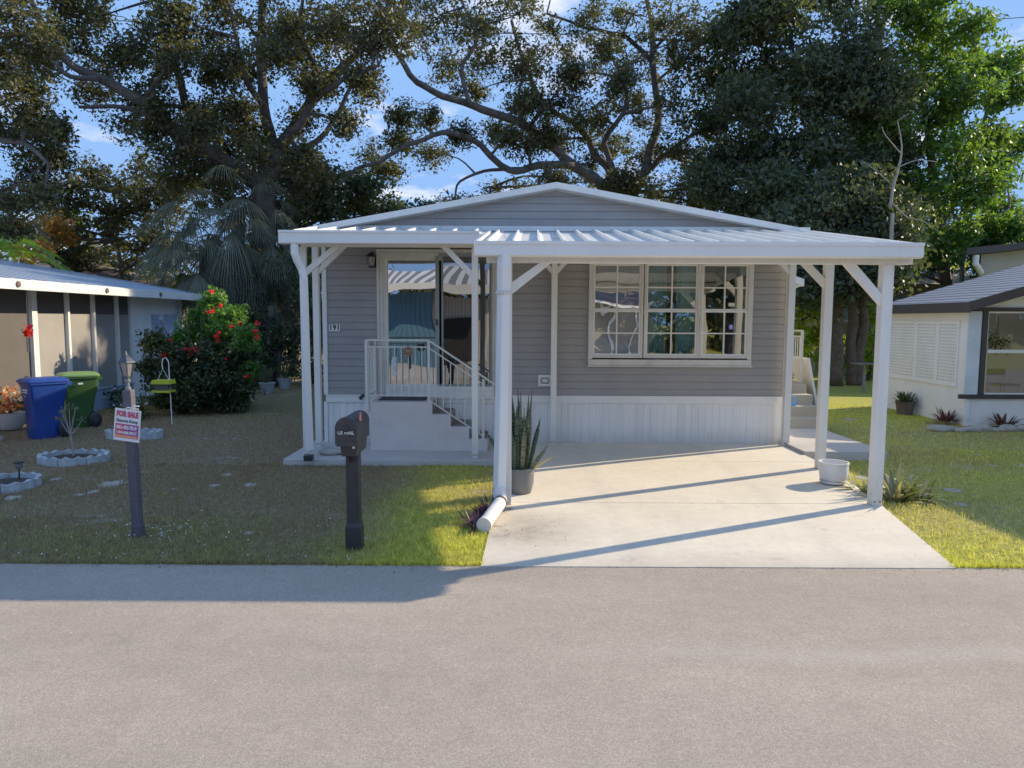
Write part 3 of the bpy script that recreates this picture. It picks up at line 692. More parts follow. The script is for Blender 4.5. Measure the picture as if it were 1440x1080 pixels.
def brace(parent, x, y, z1, dx, drop, w_=.075):
    mb = MB(); s_ = 1 if dx > 0 else -1
    mb.add([(x+s_*.05*0, y-w_/2+.01, z1-drop), (x+dx, y-w_/2+.01, z1), (x+dx-s_*w_*1.35, y-w_/2+.01, z1), (x, y-w_/2+.01, z1-drop+w_*1.35),
            (x, y+w_/2-.01, z1-drop), (x+dx, y+w_/2-.01, z1), (x+dx-s_*w_*1.35, y+w_/2-.01, z1), (x, y+w_/2-.01, z1-drop+w_*1.35)],
           [(0,1,2,3),(7,6,5,4),(0,4,5,1),(1,5,6,2),(2,6,7,3),(3,7,4,0)])
    return mb.build('brace', M['white_post'], parent, bevel=.003)
px1 = P(1230, 700, YP1).x; px0 = P(712, 690, YP1).x
post(carport, px1, YP1, dzf(YP1), bz1, .105); post(carport, px0, YP1, dzf(YP1), bz1, .10, bolts=False)
pxm = P(1153, 655, YP2).x; post(carport, pxm, YP2, dzf(YP2), bz2, .10)
pxr = P(1104, 622, YP3).x; post(carport, pxr, YP3, .08, bz3, .095); pxq = P(777.5, 622, YP3).x; post(carport, pxq, YP3, .08, bz3, .085)
zz = lambda py, Y: P(900, py, Y).z
brace(carport, px1-.05, YP1, bz1, P(1186,369,YP1).x-px1+.05, bz1-zz(428, YP1), .085)
brace(carport, px0+.05, YP1, bz1, P(775,368,YP1).x-px0-.05, bz1-zz(414, YP1), .085)
brace(carport, pxm-.05, YP2, bz2, -(bz2-zz(404,YP2))*1.0, bz2-zz(404, YP2), .085)
brace(carport, pxr-.045, YP3, bz3, -(bz3-zz(386,YP3))*.95, bz3-zz(386, YP3), .075)
brace(carport, pxq-.04, YP3, bz3, -(bz3-zz(386,YP3))*.95, bz3-zz(386, YP3), .07)
brace(carport, pxq+.04, YP3, bz3, (bz3-zz(386,YP3))*.95, bz3-zz(386, YP3), .07)
# big downspout at the front left post, with its drain pipe
dxm = P(708, 560, YF+.06)
mb = MB(); X = dxm.x; Y = YF-.03
mb.tube([(X+.005, YF+.05, cbz+.03), (X+.003, YF+.04, cbz-.10), (X+.0, YF+.06, cbz-.22), (X, YF+.07, cbz-.34), (X-.02, YF+.07, 1.0), (X-.035, YF+.06, .33), (X-.035, YF+.04, .24)], [.075,.075,.073,.07,.07,.07,.068], 4)
dsp = mb.build('downspout', M['gutter'], carport, bevel=.012)
mb = MB(); mb.tube([(X+.0, YF+.065, cbz-.32), (X+.0, YF+.068, cbz-.36)], .084, 4); mb.build('downspout_strap', M['cream_trim'], dsp, bevel=.01)
e0 = P(709, 697, 6.85); e1 = P(688, 731, 6.35); 
g0 = Vector((X-.04, YF+.03, .24)); g1 = Vector((X-.02, YF-.04, .135)); g2 = G(681, 738, .075)
g3 = g2+(g2-g1)*.03
mb = MB(); mb.tube([g0, g0.lerp(g1, .6)+Vector((0,.01,-.01)), g1, g1.lerp(g2, .3), g2], [.066,.066,.064,.062,.062], 16); pp = mb.build('drain_pipe', M['pot_white'], carport, smooth=True)
d_ = (g2-g1).normalized(); mb = MB(); mb.tube([g2-d_*.035, g2+d_*.012], .069, 18); mb.build('pipe_cap', M['pot_white'], pp, smooth=True)
mb = MB(); mb.tube([g1.lerp(g2,.02), g1.lerp(g2,.08)], .067, 16); mb.build('rubber_boot', M['dark_grey'], pp, smooth=True)

# ================================================================== PORCH AWNING
porch = thing('porch_awning', (-1.6, 9.4, 0), 'white aluminium porch awning over the sliding door and front steps', 'awning')
YQ = 9.0
pfl, pfr = P(391, 323, YQ), P(680, 325, YQ); ptz = (pfl.z+pfr.z)/2; pbz = (P(391,342,YQ).z+P(668,344,YQ).z)/2
bzq = P(783, 324, 10.44).z
pan_roof(porch, Vector((pfl.x+.02, YQ+.1, ptz-.03)), Vector((bl.x-.06, YQ+.1, ptz-.03)), Vector((P(436,322,10.44).x, 10.44, bzq)), Vector((bl.x-.06, 10.44, bzq)), 9, .5)
mb = MB(); mb.prism(gutter_prof(YQ, ptz, pbz), 'x', pfl.x, P(672, 344, YQ).x+.02); mb.build('gutter', M['gutter'], porch)
YR = 9.30; pbm = P(550, 347.5, YR).z
mb = MB(); mb.box(P(424,345,YR).x, P(672,345,YR).x, YR-.04, YR+.04, pbm, ptz-.03); mb.build('beam', M['white_post'], porch, bevel=.004)
xp0, xp1 = P(431, 635, YR).x, P(668, 640, YR).x
post(porch, xp0+.01, YR, .08, pbm, .08); post(porch, xp1, YR, .08, pbm, .08)
YS = 10.08; xp2 = P(449, 620, YS).x; zs = P(450, 346, YS).z
mb = MB(); mb.box(xp2-.1, bl.x-.1, YS-.04, YS+.04, zs, zs+.12); mb.build('beam', M['white_post'], porch, bevel=.004)
post(porch, xp2, YS, .08, zs, .085)
brace(porch, xp0+.05, YR, pbm, P(478,347,YR).x-xp0-.05, pbm-P(434,388,YR).z, .075)
brace(porch, xp2+.04, YS, zs, P(489,347,YS).x-xp2-.04, zs-P(452,386,YS).z, .07)
brace(porch, xp1-.04, YR, pbm, P(620,347,YR).x-xp1+.04, pbm-P(664,392,YR).z, .075)
X = P(427, 500, YQ+.1).x; Y = YQ+.12
mb = MB(); mb.tube([(X-.07, YQ+.05, pbz+.02), (X-.07, YQ+.05, pbz-.12), (X-.05, YQ+.08, pbz-.2), (X-.01, Y, pbz-.30), (X+.02, Y, pbz-.42), (X+.03, Y, 1.3), (X+.05, Y, .2)], .055, 4)
ds = mb.build('downspout', M['gutter'], porch, bevel=.01)
mb = MB(); mb.box(X+.0, X+.11, Y-.14, Y-.03, .085, .16); mb.build('downspout_outlet', M['black'], ds, bevel=.01)

# ================================================================== FRONT STEPS
YSB = 9.78
sx0 = P(521, 600, YSB).x; sx1 = P(608, 600, YSB).x
steps = thing('entry_steps', (sx0, YSB, .08), 'painted masonry landing with three side steps under the sliding door', 'steps')
mb = MB(); TR = .255; RS = (FZ-.08)/4
poly = [(sx0, .08), (sx0, FZ), (sx1, FZ)]
x = sx1; z = FZ
for k in range(3):
    z -= RS; poly += [(x, z), (x+TR, z)]; x += TR
poly += [(x, .08)]
mb.prism(poly, 'y', YSB, YH-.05)
mb.build('step_block', M['block'], steps, bevel=.006)
mb = MB(); x = sx1; z = FZ-RS
for k in range(3):
    mb.box(x+.003, x+TR-.01, YSB+.03, YH-.06, z+.001, z+.012)
    mb.box(x+.0015, x+.008, YSB+.03, YH-.06, z+.013, z+RS-.004)
    x += TR; z -= RS
mb.build('step_mat', M['tread'], steps)
# railing
yr = YSB+.03; rt_ = P(560, 478.5, yr).z; rs_ = P(560, 488, yr).z; rb_ = P(560, 556, yr).z
pL, pM = P(516.5, 520, yr).x, P(603, 520, yr).x; pE = P(679.5, 600, yr).x
def bar(mb, a, b, s=.016): mb.beam(a, b, s, s)
mb = MB()
bar(mb, (pL, yr, rt_), (pM, yr, rt_), .022); bar(mb, (pL, yr, rs_), (pM, yr, rs_), .016); bar(mb, (pL, yr, rb_), (pM, yr, rb_), .016)
xe = P(704, 545, yr).x; ze = P(704, 546, yr).z
slope = (ze-rt_)/(xe-pM)
bar(mb, (pM, yr, rt_), (xe+.05, yr, ze+slope*.05), .024); bar(mb, (pM, yr, rs_-.01), (pE, yr, rs_-.01+slope*(pE-pM)), .016)
zl = P(605, 563, yr).z; bar(mb, (pM, yr, zl), (pE, yr, zl+slope*(pE-pM)), .016)
# side rail back to the wall
bar(mb, (pL, yr, rt_), (pL, YH-.05, rt_), .022); bar(mb, (pL, yr, rs_), (pL, YH-.05, rs_), .016); bar(mb, (pL, yr, rb_), (pL, YH-.05, rb_), .016)
rail = mb.build('railing', M['rail'], steps, bevel=.002)
for (x, y, z0, z1, s) in ((pL-.012, yr, FZ-.16, rt_, .035), (pM, yr, FZ-.16, rt_, .032), (pE, yr, .09, rs_+slope*(pE-pM)+.06, .035), (pL, YH-.10, FZ, rt_, .03), (pL-.0, yr+.10, FZ-.15, rt_, .02)):
    mb = MB(); mb.box(x-s/2, x+s/2, y-s/2, y+s/2, z0, z1)
    if z0 < FZ and z0 > .2: mb.box(x-s/2-.004, x+s/2+.012, y-s/2-.012, y-s/2, z0-.01, z0+.12)
    mb.build('newel', M['rail'], rail, bevel=.002)
n = 9
for k in range(1, n):
    x = pL+(pM-pL)*k/n; mb = MB(); bar(mb, (x, yr, rb_), (x, yr, rs_), .011); mb.build('baluster', M['rail'], rail)
k = 1
while pM+.1*k < pE-.03:
    x = pM+.1*k; mb = MB(); bar(mb, (x, yr, zl+slope*(x-pM)), (x, yr, rs_-.01+slope*(x-pM)), .011); mb.build('baluster', M['rail'], rail); k += 1
for k in range(1, 6):
    y = yr+.10+(YH-.2-yr-.1)*k/6; mb = MB(); bar(mb, (pL, y, rb_), (pL, y, rs_), .011); mb.build('baluster', M['rail'], rail)
mb = MB(); mb.box(P(532,560,10).x, P(598,560,10).x, 9.98, 10.38, FZ+.001, FZ+.014); tag(mb.build('door_mat', M['dark_grey'], bevel=.004), 'dark doormat lying before the sliding door', 'doormat')
# things hung on the railing: a painted wooden tag and a flower wreath
c = P(555, 515, yr-.02); mb = MB()
mb.cbox((c.x, c.y, c.z), .055, .012, .26, 0); mb.cbox((c.x-.012, c.y-.008, c.z+.03), .06, .010, .12, 0); mb.tube([(c.x, c.y, c.z+.12), (c.x, c.y+.02, rs_)], .003, 4)
tag(mb.build('wind_chime', plain('washed_wood', (.5,.53,.56), .8, .3, 20), bevel=.004), 'pale wooden hanger tied to the front railing', 'ornament')
c = P(574, 494, yr-.02); mb = MB()
for k in range(14):
    t_ = k*.45; q = c+Vector((.045*math.cos(t_), -.01, .045*math.sin(t_))); mb.cbox(q, .03, .02, .03, t_)
tag(mb.build('flower_wreath', plain('dried_flowers', (.30,.13,.06), .9, .5, 40)), 'small brown dried flower wreath on the railing', 'wreath')

# rolled hose/bag on the porch slab by the mailbox
def lump(c, sx_, sy_, sz_, seed, n=14, m=8, amp=.22):
    vs, fs = [], []
    for i in range(m+1):
        ph = math.pi*i/m
        for k in range(n):
            th = 2*math.pi*k/n; d = Vector((math.sin(ph)*math.cos(th), math.sin(ph)*math.sin(th), math.cos(ph)))
            r_ = 1+amp*mnoise.noise(d*1.7+Vector((seed*3.1, seed, 0)))+amp*.4*mnoise.noise(d*5+Vector((seed, 0, seed)))
            vs.append((c[0]+d.x*sx_*r_, c[1]+d.y*sy_*r_, c[2]+d.z*sz_*r_))
    for i in range(m):
        for k in range(n): fs.append((i*n+k, i*n+(k+1)%n, (i+1)*n+(k+1)%n, (i+1)*n+k))
    return vs, fs
g = G(464, 640, .08); mb = MB(); mb.add(*lump((g.x, g.y+.05, .115), .17, .12, .05, 3, 20, 10, .35)); 
tag(mb.build('flat_stone', M['rock'], smooth='all'), 'pale flat stone lying on the porch slab beside the left downspout', 'stone')

# ================================================================== SIDE STEPS (right of the house)
st = thing('side_steps', (4.6, 11.75, .12), 'beige concrete side steps with white railing right of the house', 'steps')
Y0 = 11.72; SX0, SX1 = xr+.03, P(1161, 600, 11.72).x; RS2 = (.80-.125)/4
mb = MB(); poly = [(Y0, .05)]
y = Y0; z = .125
for k in range(4):
    z += RS2; poly += [(y, z), (y+.27, z)]; y += .27
poly = poly[:-1]+[(y+1.0, .80), (y+1.0, .05)]
mb.prism(poly, 'x', SX0, SX1); mb.build('step_block', M['beige_step'], st, bevel=.012)
yl_ = y-.1
mb = MB(); zt2 = .80+.93
for (a, b) in (((SX0+.05, yl_+1.0), (SX1-.03, yl_+1.0)), ((SX1-.03, yl_+1.0), (SX1-.03, yl_+.05))):
    for z, s in ((zt2, .03), (zt2-.1, .02), (.80+.08, .02)): bar(mb, (a[0], a[1], z), (b[0], b[1], z), s)
r2 = mb.build('railing', M['rail'], st)
for (x, y) in ((SX0+.4, yl_+1.0), (SX1-.03, yl_+1.0), (SX1-.03, yl_+.05)):
    mb = MB(); mb.box(x-.02, x+.02, y-.02, y+.02, .8, zt2); mb.build('newel', M['rail'], r2)
for k in range(1, 9):
    x = SX0+.05+(SX1-SX0-.08)*k/9; mb = MB(); bar(mb, (x, yl_+1.0, .88), (x, yl_+1.0, zt2-.1), .014); mb.build('baluster', M['rail'], r2)
for k in range(1, 10):
    y = yl_+.05+.95*k/10; mb = MB(); bar(mb, (SX1-.03, y, .88), (SX1-.03, y, zt2-.1), .014); mb.build('baluster', M['rail'], r2)
mb = MB(); mb.box(SX1-.0, SX1+.04, Y0+.02, Y0+.06, .0, 1.0); mb.build('newel', M['rail'], r2)
# leaning white board right of the steps
b0 = P(1172, 539, 13.0); mb = MB(); mb.add([(SX1+.03, 12.6, 1.25), (SX1+.03, 13.4, 1.25), (SX1+.28, 13.4, .0), (SX1+.28, 12.6, .0), (SX1+.06, 12.6, 1.25), (SX1+.06, 13.4, 1.25), (SX1+.33, 13.4, .0), (SX1+.33, 12.6, .0)], [(0,1,2,3),(7,6,5,4),(0,4,5,1),(1,5,6,2),(2,6,7,3),(3,7,4,0)])
tag(mb.build('folded_table', M['white']), 'white panel leaning against the side steps railing', 'folding table')
# blue spray nozzle on the second step
c = P(1117, 566, Y0+.3); z = .125+RS2*2; mb = MB(); mb.tube([(c.x+.02, Y0+.33, z), (c.x+.025, Y0+.33, z+.11), (c.x+.01, Y0+.33, z+.17)], [.028,.022,.012], 8); mb.tube([(c.x+.02, Y0+.33, z+.03), (c.x-.10, Y0+.30, z+.01)], [.02,.012], 8)
tag(mb.build('spray_nozzle', M['blue_cloth'], smooth=True), 'bright blue hose nozzle resting on the beige side steps', 'nozzle')
# ================================================================== NEIGHBOUR ON THE RIGHT
def roof_quad(mb, pts, t=.05):
    dn = Vector((0,0,-t)); pts = [Vector(p) for p in pts]; n = len(pts)
    mb.add(pts+[p+dn for p in pts], [tuple(range(n)), tuple(range(2*n-1, n-1, -1))]+[(i, i+n, (i+1)%n+n, (i+1)%n) for i in range(n)])
nx = G(1356, 599).x; ny = G(1356, 599).y; nyb = G(1245, 573).y+.25
ev = Vector((nx-.20, ny-.30, P(1358, 426, ny-.3).z)); sl_ = .29
nb = thing('neighbour_house', (nx+3, ny, 0), 'white mobile home with dark brown fascia and lattice panels on its side', 'house')
RX = 3.6
def rz_(x): return ev.z+(x-ev.x)*sl_
mb = MB(); mb.box(nx, nx+.1, ny, nyb, 0, ev.z+.05); mb.box(nx+.1, nx+8, nyb-.1, nyb, 0, ev.z)
wx0, wx1 = P(1378, 500, ny).x, P(1378, 500, ny).x+2.6; wz0, wz1 = P(1400, 553, ny).z, P(1400, 438, ny).z
mb.box(nx+.1, nx+8, ny, ny+.1, 0, wz0); mb.box(nx+.1, wx0, ny, ny+.1, wz0, wz1); mb.box(wx1, nx+8, ny, ny+.1, wz0, wz1)
mb.prism([(nx+.1, wz1), (nx+8, wz1), (nx+8, rz_(nx)+.02), (ev.x+RX, rz_(ev.x+RX)-.08), (nx+.1, rz_(nx)-.08)], 'y', ny, ny+.1)
mb.build('wall', M['nb_white'], nb)
mb = MB(); nyr = nyb-3.2; roof_quad(mb, [(ev.x, ev.y, ev.z), (ev.x+RX, ev.y, rz_(ev.x+RX)), (ev.x+RX, nyb, rz_(ev.x+RX)), (ev.x, nyb, ev.z)])
roof_quad(mb, [(ev.x+RX, ev.y, rz_(ev.x+RX)), (ev.x+2*RX+1, ev.y, ev.z-.2), (ev.x+2*RX+1, nyb, ev.z-.2), (ev.x+RX, nyb, rz_(ev.x+RX))])
rfo = mb.build('roof', M['greyroof'], nb)
mb = MB()
for k in range(17):
    x = ev.x+.15+k*.21; mb.add([(x-.005, ev.y, rz_(x)), (x+.005, ev.y, rz_(x)), (x+.005, nyb, rz_(x)), (x-.005, nyb, rz_(x)), (x-.005, ev.y, rz_(x)+.007), (x+.005, ev.y, rz_(x)+.007), (x+.005, nyb, rz_(x)+.007), (x-.005, nyb, rz_(x)+.007)], [(4,5,6,7),(0,1,5,4),(1,2,6,5),(3,0,4,7)])
mb.build('seams', M['greyroof'], rfo)
mb = MB(); f = .17
mb.box(ev.x-.03, ev.x, ev.y, nyb, ev.z-f, ev.z+.02)
mb.prism([(ev.x-.03, ev.z+.03), (ev.x+RX, rz_(ev.x+RX)+.03), (ev.x+RX, rz_(ev.x+RX)+.03-f), (ev.x-.03, ev.z+.03-f)], 'y', ev.y-.03, ev.y)
mb.prism([(ev.x+RX, rz_(ev.x+RX)+.03), (ev.x+2*RX+1, ev.z-.17), (ev.x+2*RX+1, ev.z-.17-f), (ev.x+RX, rz_(ev.x+RX)+.03-f)], 'y', ev.y-.031, ev.y)
mb.build('fascia', M['brown_fascia'], nb)
mb = MB(); mb.box(nx-.02, nx+.06, ny-.025, ny+.10, 0, ev.z-.06); mb.box(nx+.10, nx+.13, ny-.02, ny+.0, 0, ev.z-.02); mb.build('corner_trim', M['nb_white'], nb, bevel=.003)
# lattice panels: real slats in front of a shadowed backing
lz0, lz1 = P(1352, 546, ny).z, P(1352, 451, ny).z
ys = [ny+.28, G(1313, 589).y, G(1281, 582).y, G(1247, 573).y+.1]
for a, b in zip(ys[:-1], ys[1:]):
    mb = MB(); mb.box(nx-.03, nx-.0, a, a+.05, lz0, lz1); mb.box(nx-.03, nx, b-.06, b, lz0, lz1); mb.box(nx-.03, nx, a+.05, b-.06, lz0, lz0+.05); mb.box(nx-.03, nx, a+.05, b-.06, lz1-.05, lz1)
    lf = mb.build('lattice_panel', M['nb_white'], nb)
    mb = MB(); st_ = .062
    y = a+.05
    while y < b-.06: mb.box(nx-.018, nx-.012, y, min(y+.036, b-.06), lz0+.05, lz1-.05); y += st_
    z = lz0+.05
    while z < lz1-.05: mb.box(nx-.024, nx-.018, a+.05, b-.06, z, min(z+.036, lz1-.05)); z += st_
    mb.build('slats', M['nb_white'], lf)
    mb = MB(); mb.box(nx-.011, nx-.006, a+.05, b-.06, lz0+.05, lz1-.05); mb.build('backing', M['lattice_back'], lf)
# front window with dark trim
mb = MB(); t_ = .06
mb.box(wx0-.32, wx1+.3, ny-.05, ny+.0, wz1, wz1+.07); mb.box(wx0-.36, wx1+.3, ny-.06, ny+.0, wz0-.10, wz0-.02); mb.box(wx0, wx0+.09, ny-.04, ny+.02, wz0-.02, wz1); mb.box(wx1-.09, wx1, ny-.04, ny+.02, wz0-.02, wz1)
wo_ = mb.build('window', M['brown_fascia'], nb, bevel=.004)
mb = MB(); zmid = P(1400, 494, ny).z
mb.box(wx0+.09, wx1-.09, ny-.02, ny+.02, zmid-.03, zmid+.03); mb.box(wx0+.09, wx0+.11, ny-.02, ny+.02, wz0, wz1); mb.box(wx0+.11, wx1-.09, ny-.02, ny+.02, wz0-.02, wz0+.01); mb.box(wx0+.11, wx1-.09, ny-.02, ny+.02, wz1-.03, wz1)
mb.build('sash', M['white'], wo_)
mb = MB(); mb.pane(wx0+.11, wx1-.09, ny+.005, wz0, wz1); mb.build('pane', M['nb_glass'], wo_)
mb = MB(); mb.box(wx0-.26, wx0-.03, ny-.03, ny-.002, wz0-.02, wz1); mb.build('shutter', plain('pale_blue_shutter', (.62,.68,.74), .5), nb)
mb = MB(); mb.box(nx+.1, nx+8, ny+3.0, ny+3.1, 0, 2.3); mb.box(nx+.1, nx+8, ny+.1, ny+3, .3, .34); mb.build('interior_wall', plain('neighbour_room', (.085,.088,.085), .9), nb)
mb = MB(); mb.box(wx0+.9, wx0+.95, ny+2.9, ny+2.99, .34, 2.3); mb.build('door_jamb', M['brown_fascia'], nb)
mb = MB(); mb.tube([(nx-.14, nyb-.15, 0), (nx-.14, nyb-.15, 2.1)], .06, 8); mb.build('downspout', M['nb_white'], nb)
# chair inside
c = P(1410, 530, ny+.8); ch = thing('chair', (c.x, ny+.8, .34), 'dark chair seen through the right neighbour window', 'chair')
mb = MB(); mb.cbox((c.x, ny+1.0, P(1410,523,ny+1).z), .36, .03, .13); mb.build('backrest', M['brown_fascia'], ch, bevel=.02)
mb = MB(); mb.cbox((c.x, ny+.75, P(1410,541,ny+.7).z), .40, .40, .04); mb.build('seat', M['brown_fascia'], ch, bevel=.015)
for sx_ in (-.16, .16):
    mb = MB(); mb.tube([(c.x+sx_, ny+.95, .34), (c.x+sx_, ny+1.0, P(1410,523,ny+1).z)], .012, 5); mb.build('leg', M['grey_metal'], ch)
    mb = MB(); mb.tube([(c.x+sx_, ny+.6, .34), (c.x+sx_, ny+.6, P(1410,541,ny+.7).z)], .012, 5); mb.build('leg', M['grey_metal'], ch)
# carport of the neighbour beyond the right edge of the frame (casts the shadow on the right lawn)
nc = thing('neighbour_carport', (9.2, 9.0, 0), 'neighbour carport with white posts, right of the white house front', 'carport')
mb = MB(); roof_quad(mb, [(9.35, 7.0, 2.75), (14.5, 7.0, 2.75), (14.5, ny-.32, 2.95), (9.35, ny-.32, 2.95)], .12); mb.build('roof_deck', M['white'], nc)
for x, y in ((9.6, 7.2), (14.2, 7.2), (9.6, 10.2), (14.2, 10.2)):
    mb = MB(); mb.box(x-.05, x+.05, y-.05, y+.05, 0, 2.64); mb.build('post', M['white_post'], nc)

# ================================================================== BUILDINGS BEHIND, RIGHT
bb = thing('back_building', (17, 23, 0), 'beige building with flat dark eave behind the right neighbour roof', 'house')
a0 = P(1352, 360, 22); mb = MB(); mb.prism([(a0.x+.6, 22), (a0.x+9, 22), (a0.x+12, 27), (a0.x+4.4, 27)], 'z', 0, a0.z+.25); mb.build('wall', M['beige_wall'], bb)
mb = MB(); mb.add([(a0.x-.1, 21.6, a0.z-.0), (a0.x+9, 21.6, a0.z+1.0), (a0.x+12, 27.3, a0.z+1.0), (a0.x+4.0, 27.3, a0.z), (a0.x-.1, 21.6, a0.z+.2), (a0.x+9, 21.6, a0.z+1.2), (a0.x+12, 27.3, a0.z+1.2), (a0.x+4.0, 27.3, a0.z+.2)], [(3,2,1,0),(4,5,6,7),(0,1,5,4),(1,2,6,5),(2,3,7,6),(3,0,4,7)])
mb.build('roof', M['brown_fascia'], bb)
mb = MB(); mb.tube([(a0.x+.25, 21.7, a0.z), (a0.x+.25, 21.7, a0.z-.25), (a0.x+.6, 21.95, a0.z-.5)], .09, 8); mb.build('downspout', M['white'], bb, smooth=True)
tb = thing('tan_roof_house', (16, 28, 0), 'low house with tan hipped roof behind the trees on the right', 'house')
a1, a2 = P(1258, 399, 27), P(1392, 399, 27); a3 = P(1325, 380, 29)
mb = MB(); mb.box(a1.x+.5, a2.x+1, 27.5, 31, 0, a1.z); mb.build('wall', M['beige_wall'], tb)
mb = MB(); mb.add([(a1.x, 27, a1.z), (a2.x+1.5, 27, a1.z), (a2.x+1.5, 32, a1.z), (a1.x, 32, a1.z), (a1.x+2, 29.5, a3.z), (a2.x, 29.5, a3.z)], [(0,1,5,4),(1,2,5),(2,3,4,5),(3,0,4),(3,2,1,0)]); mb.build('roof', M['beige_wall'], tb)
oh = thing('ochre_house', (14, 27, 0), 'ochre walled house glimpsed between the tree trunks', 'house')
a1, a2 = P(1150, 425, 27), P(1236, 425, 27)
mb = MB(); mb.box(a1.x, a2.x+.6, 27, 30, 0, P(1200, 425, 27).z); mb.build('wall', M['yellow_wall'], oh)
mb = MB(); mb.prism([(26.7, P(1200,425,27).z), (31, P(1200,425,27).z), (29, P(1200,425,27).z+1)], 'x', a1.x-.3, a2.x+.8); mb.build('roof', M['rust_brown'], oh)
w0 = P(1196, 440, 26.97); mb = MB(); mb.box(w0.x-.35, w0.x+.35, 26.94, 26.99, w0.z-.35, w0.z+.45); wf = mb.build('window', M['white'], oh)
mb = MB(); mb.box(w0.x-.28, w0.x+.28, 26.92, 26.935, w0.z-.28, w0.z+.38); mb.build('pane', plain('pale_pane', (.45,.5,.55), .2), wf)

# ================================================================== NEIGHBOUR ON THE LEFT
lx_ = G(115.5, 582).x; ly0 = 7.2; ly1 = G(196, 566).y; ly2 = ly1+2.4
ezl = P(287, 410, 18.7); EX = ezl.x; ez = (P(287, 408, 18.7).z+P(20, 402, EX/((20-720)/1000)).z)/2
ln = thing('screened_house', (lx_-3, 13, 0), 'white house with blue metal roof and tall screened porch on the left', 'house')
mb = MB(); roof_quad(mb, [(EX, ly0, ez), (EX, 18.4, ez), (EX-7, 18.4, ez+7*.165), (EX-7, ly0, ez+7*.165)]); rf = mb.build('roof', M['blueroof'], ln)
mb = MB()
for k in range(26):
    y = ly0+.2+k*.46; mb.add([(EX+.01, y-.015, ez), (EX-7, y-.015, ez+7*.165), (EX-7, y+.015, ez+7*.165), (EX+.01, y+.015, ez), (EX+.01, y-.012, ez+.012), (EX-7, y-.012, ez+7*.165+.012), (EX-7, y+.012, ez+7*.165+.012), (EX+.01, y+.012, ez+.012)], [(4,5,6,7),(0,1,5,4),(2,3,7,6),(3,0,4,7)])
mb.build('seams', M['blueroof'], rf)
mb = MB(); mb.box(EX, EX+.03, ly0, 18.43, ez-.17, ez+.0); mb.box(EX+.0301, EX+.10, ly0, 18.43, ez-.17, ez-.15); mb.box(EX+.08, EX+.10, ly0, 18.43, ez-.149, ez-.02); mb.build('gutter', M['white'], ln)
for px in (17, 143, 219, 285):
    q = P(px, 411, 10); t_ = EX/q.x; y = 10*t_; mb = MB(); mb.lathe((0,0,0), [(.05,0),(.05,.02),(.02,.03)], 10)
    mb.v = [(EX+.102+vz, y+vx, ez-.085+vy) for vx, vy, vz in mb.v]; mb.build('gutter_plug', M['rust_brown'], ln)
mb = MB(); mb.box(EX-.5, EX, ly0, 18.4, ez-.10, ez-.06); mb.build('soffit', M['white'], ln)
mb = MB(); mb.box(lx_-.12, lx_, ly1, ly2, 0, ez-.1); mb.box(lx_-6, lx_, ly2, ly2+.1, 0, ez); mb.box(lx_-6, lx_-5.9, ly0, ly2, 0, ez)
mb.build('wall', M['nb_white'], ln)
yA, yB = P(50, 500, 10), 0
yk = [lx_/((px-720)/1000)*1.0 for px in (50, 98, 134, 167)]
mb = MB(); mb.box(lx_-.1, lx_, yk[0], ly1, 0, .42); mb.box(lx_-.12, lx_+.02, yk[0], ly1, .421, .45); mb.build('knee_wall', M['pale_blue_wall'], ln)
# screens with tan roller shade and aluminium mullions
mb = MB(); mb.box(lx_-.06, lx_-.055, ly0+3, ly1, .45, ez-.08); mb.build('screen', M['screen'], ln)
mb = MB(); mb.box(lx_-.053, lx_-.05, yk[0]+.1, ly1-.02, .45, 1.98); mb.build('roller_shade', M['shade_cloth'], ln)
for i, y in enumerate(yk):
    mb = MB(); s = .07 if i == 0 else .03; mb.box(lx_-.05, lx_+.02, y-s, y+s, .0 if i == 0 else .45, ez-.1); mb.build('mullion', M['white'], ln)
# second white segment & pale panel near the far corner
mb = MB(); mb.box(lx_+.0, lx_+.04, ly2-1.5, ly2-.3, 1.3, 2.0); mb.build('utility_panel', M['pale_blue_wall'], ln)
mb = MB(); mb.box(lx_-5, lx_+.6, ly0+2, 11.0, 0, .06); mb.build('porch_floor', M['slab'], ln)
# brown shingle hip roof house behind
hb = thing('brown_roof_house', (-15, 27, 0), 'house with brown shingled hip roof behind the blue metal roof', 'house')
a = P(50, 392, 26); b = P(215, 405, 26); tp0, tp1 = P(95, 371, 28), P(128, 371, 28)
mb = MB(); mb.box(a.x-3, b.x-.5, 26.4, 30.5, 0, b.z); mb.build('wall', M['beige_wall'], hb)
mb = MB(); z_ = P(215, 400, 26).z; mb.add([(a.x-6, 26, z_), (b.x+.2, 26, z_), (b.x+.2, 31, z_), (a.x-6, 31, z_), (tp0.x-3, 28.5, tp0.z), (tp1.x, 28.5, tp1.z)], [(0,1,5,4),(1,2,5),(2,3,4,5),(3,0,4),(3,2,1,0)]); mb.build('roof', M['rust_brown'], hb)

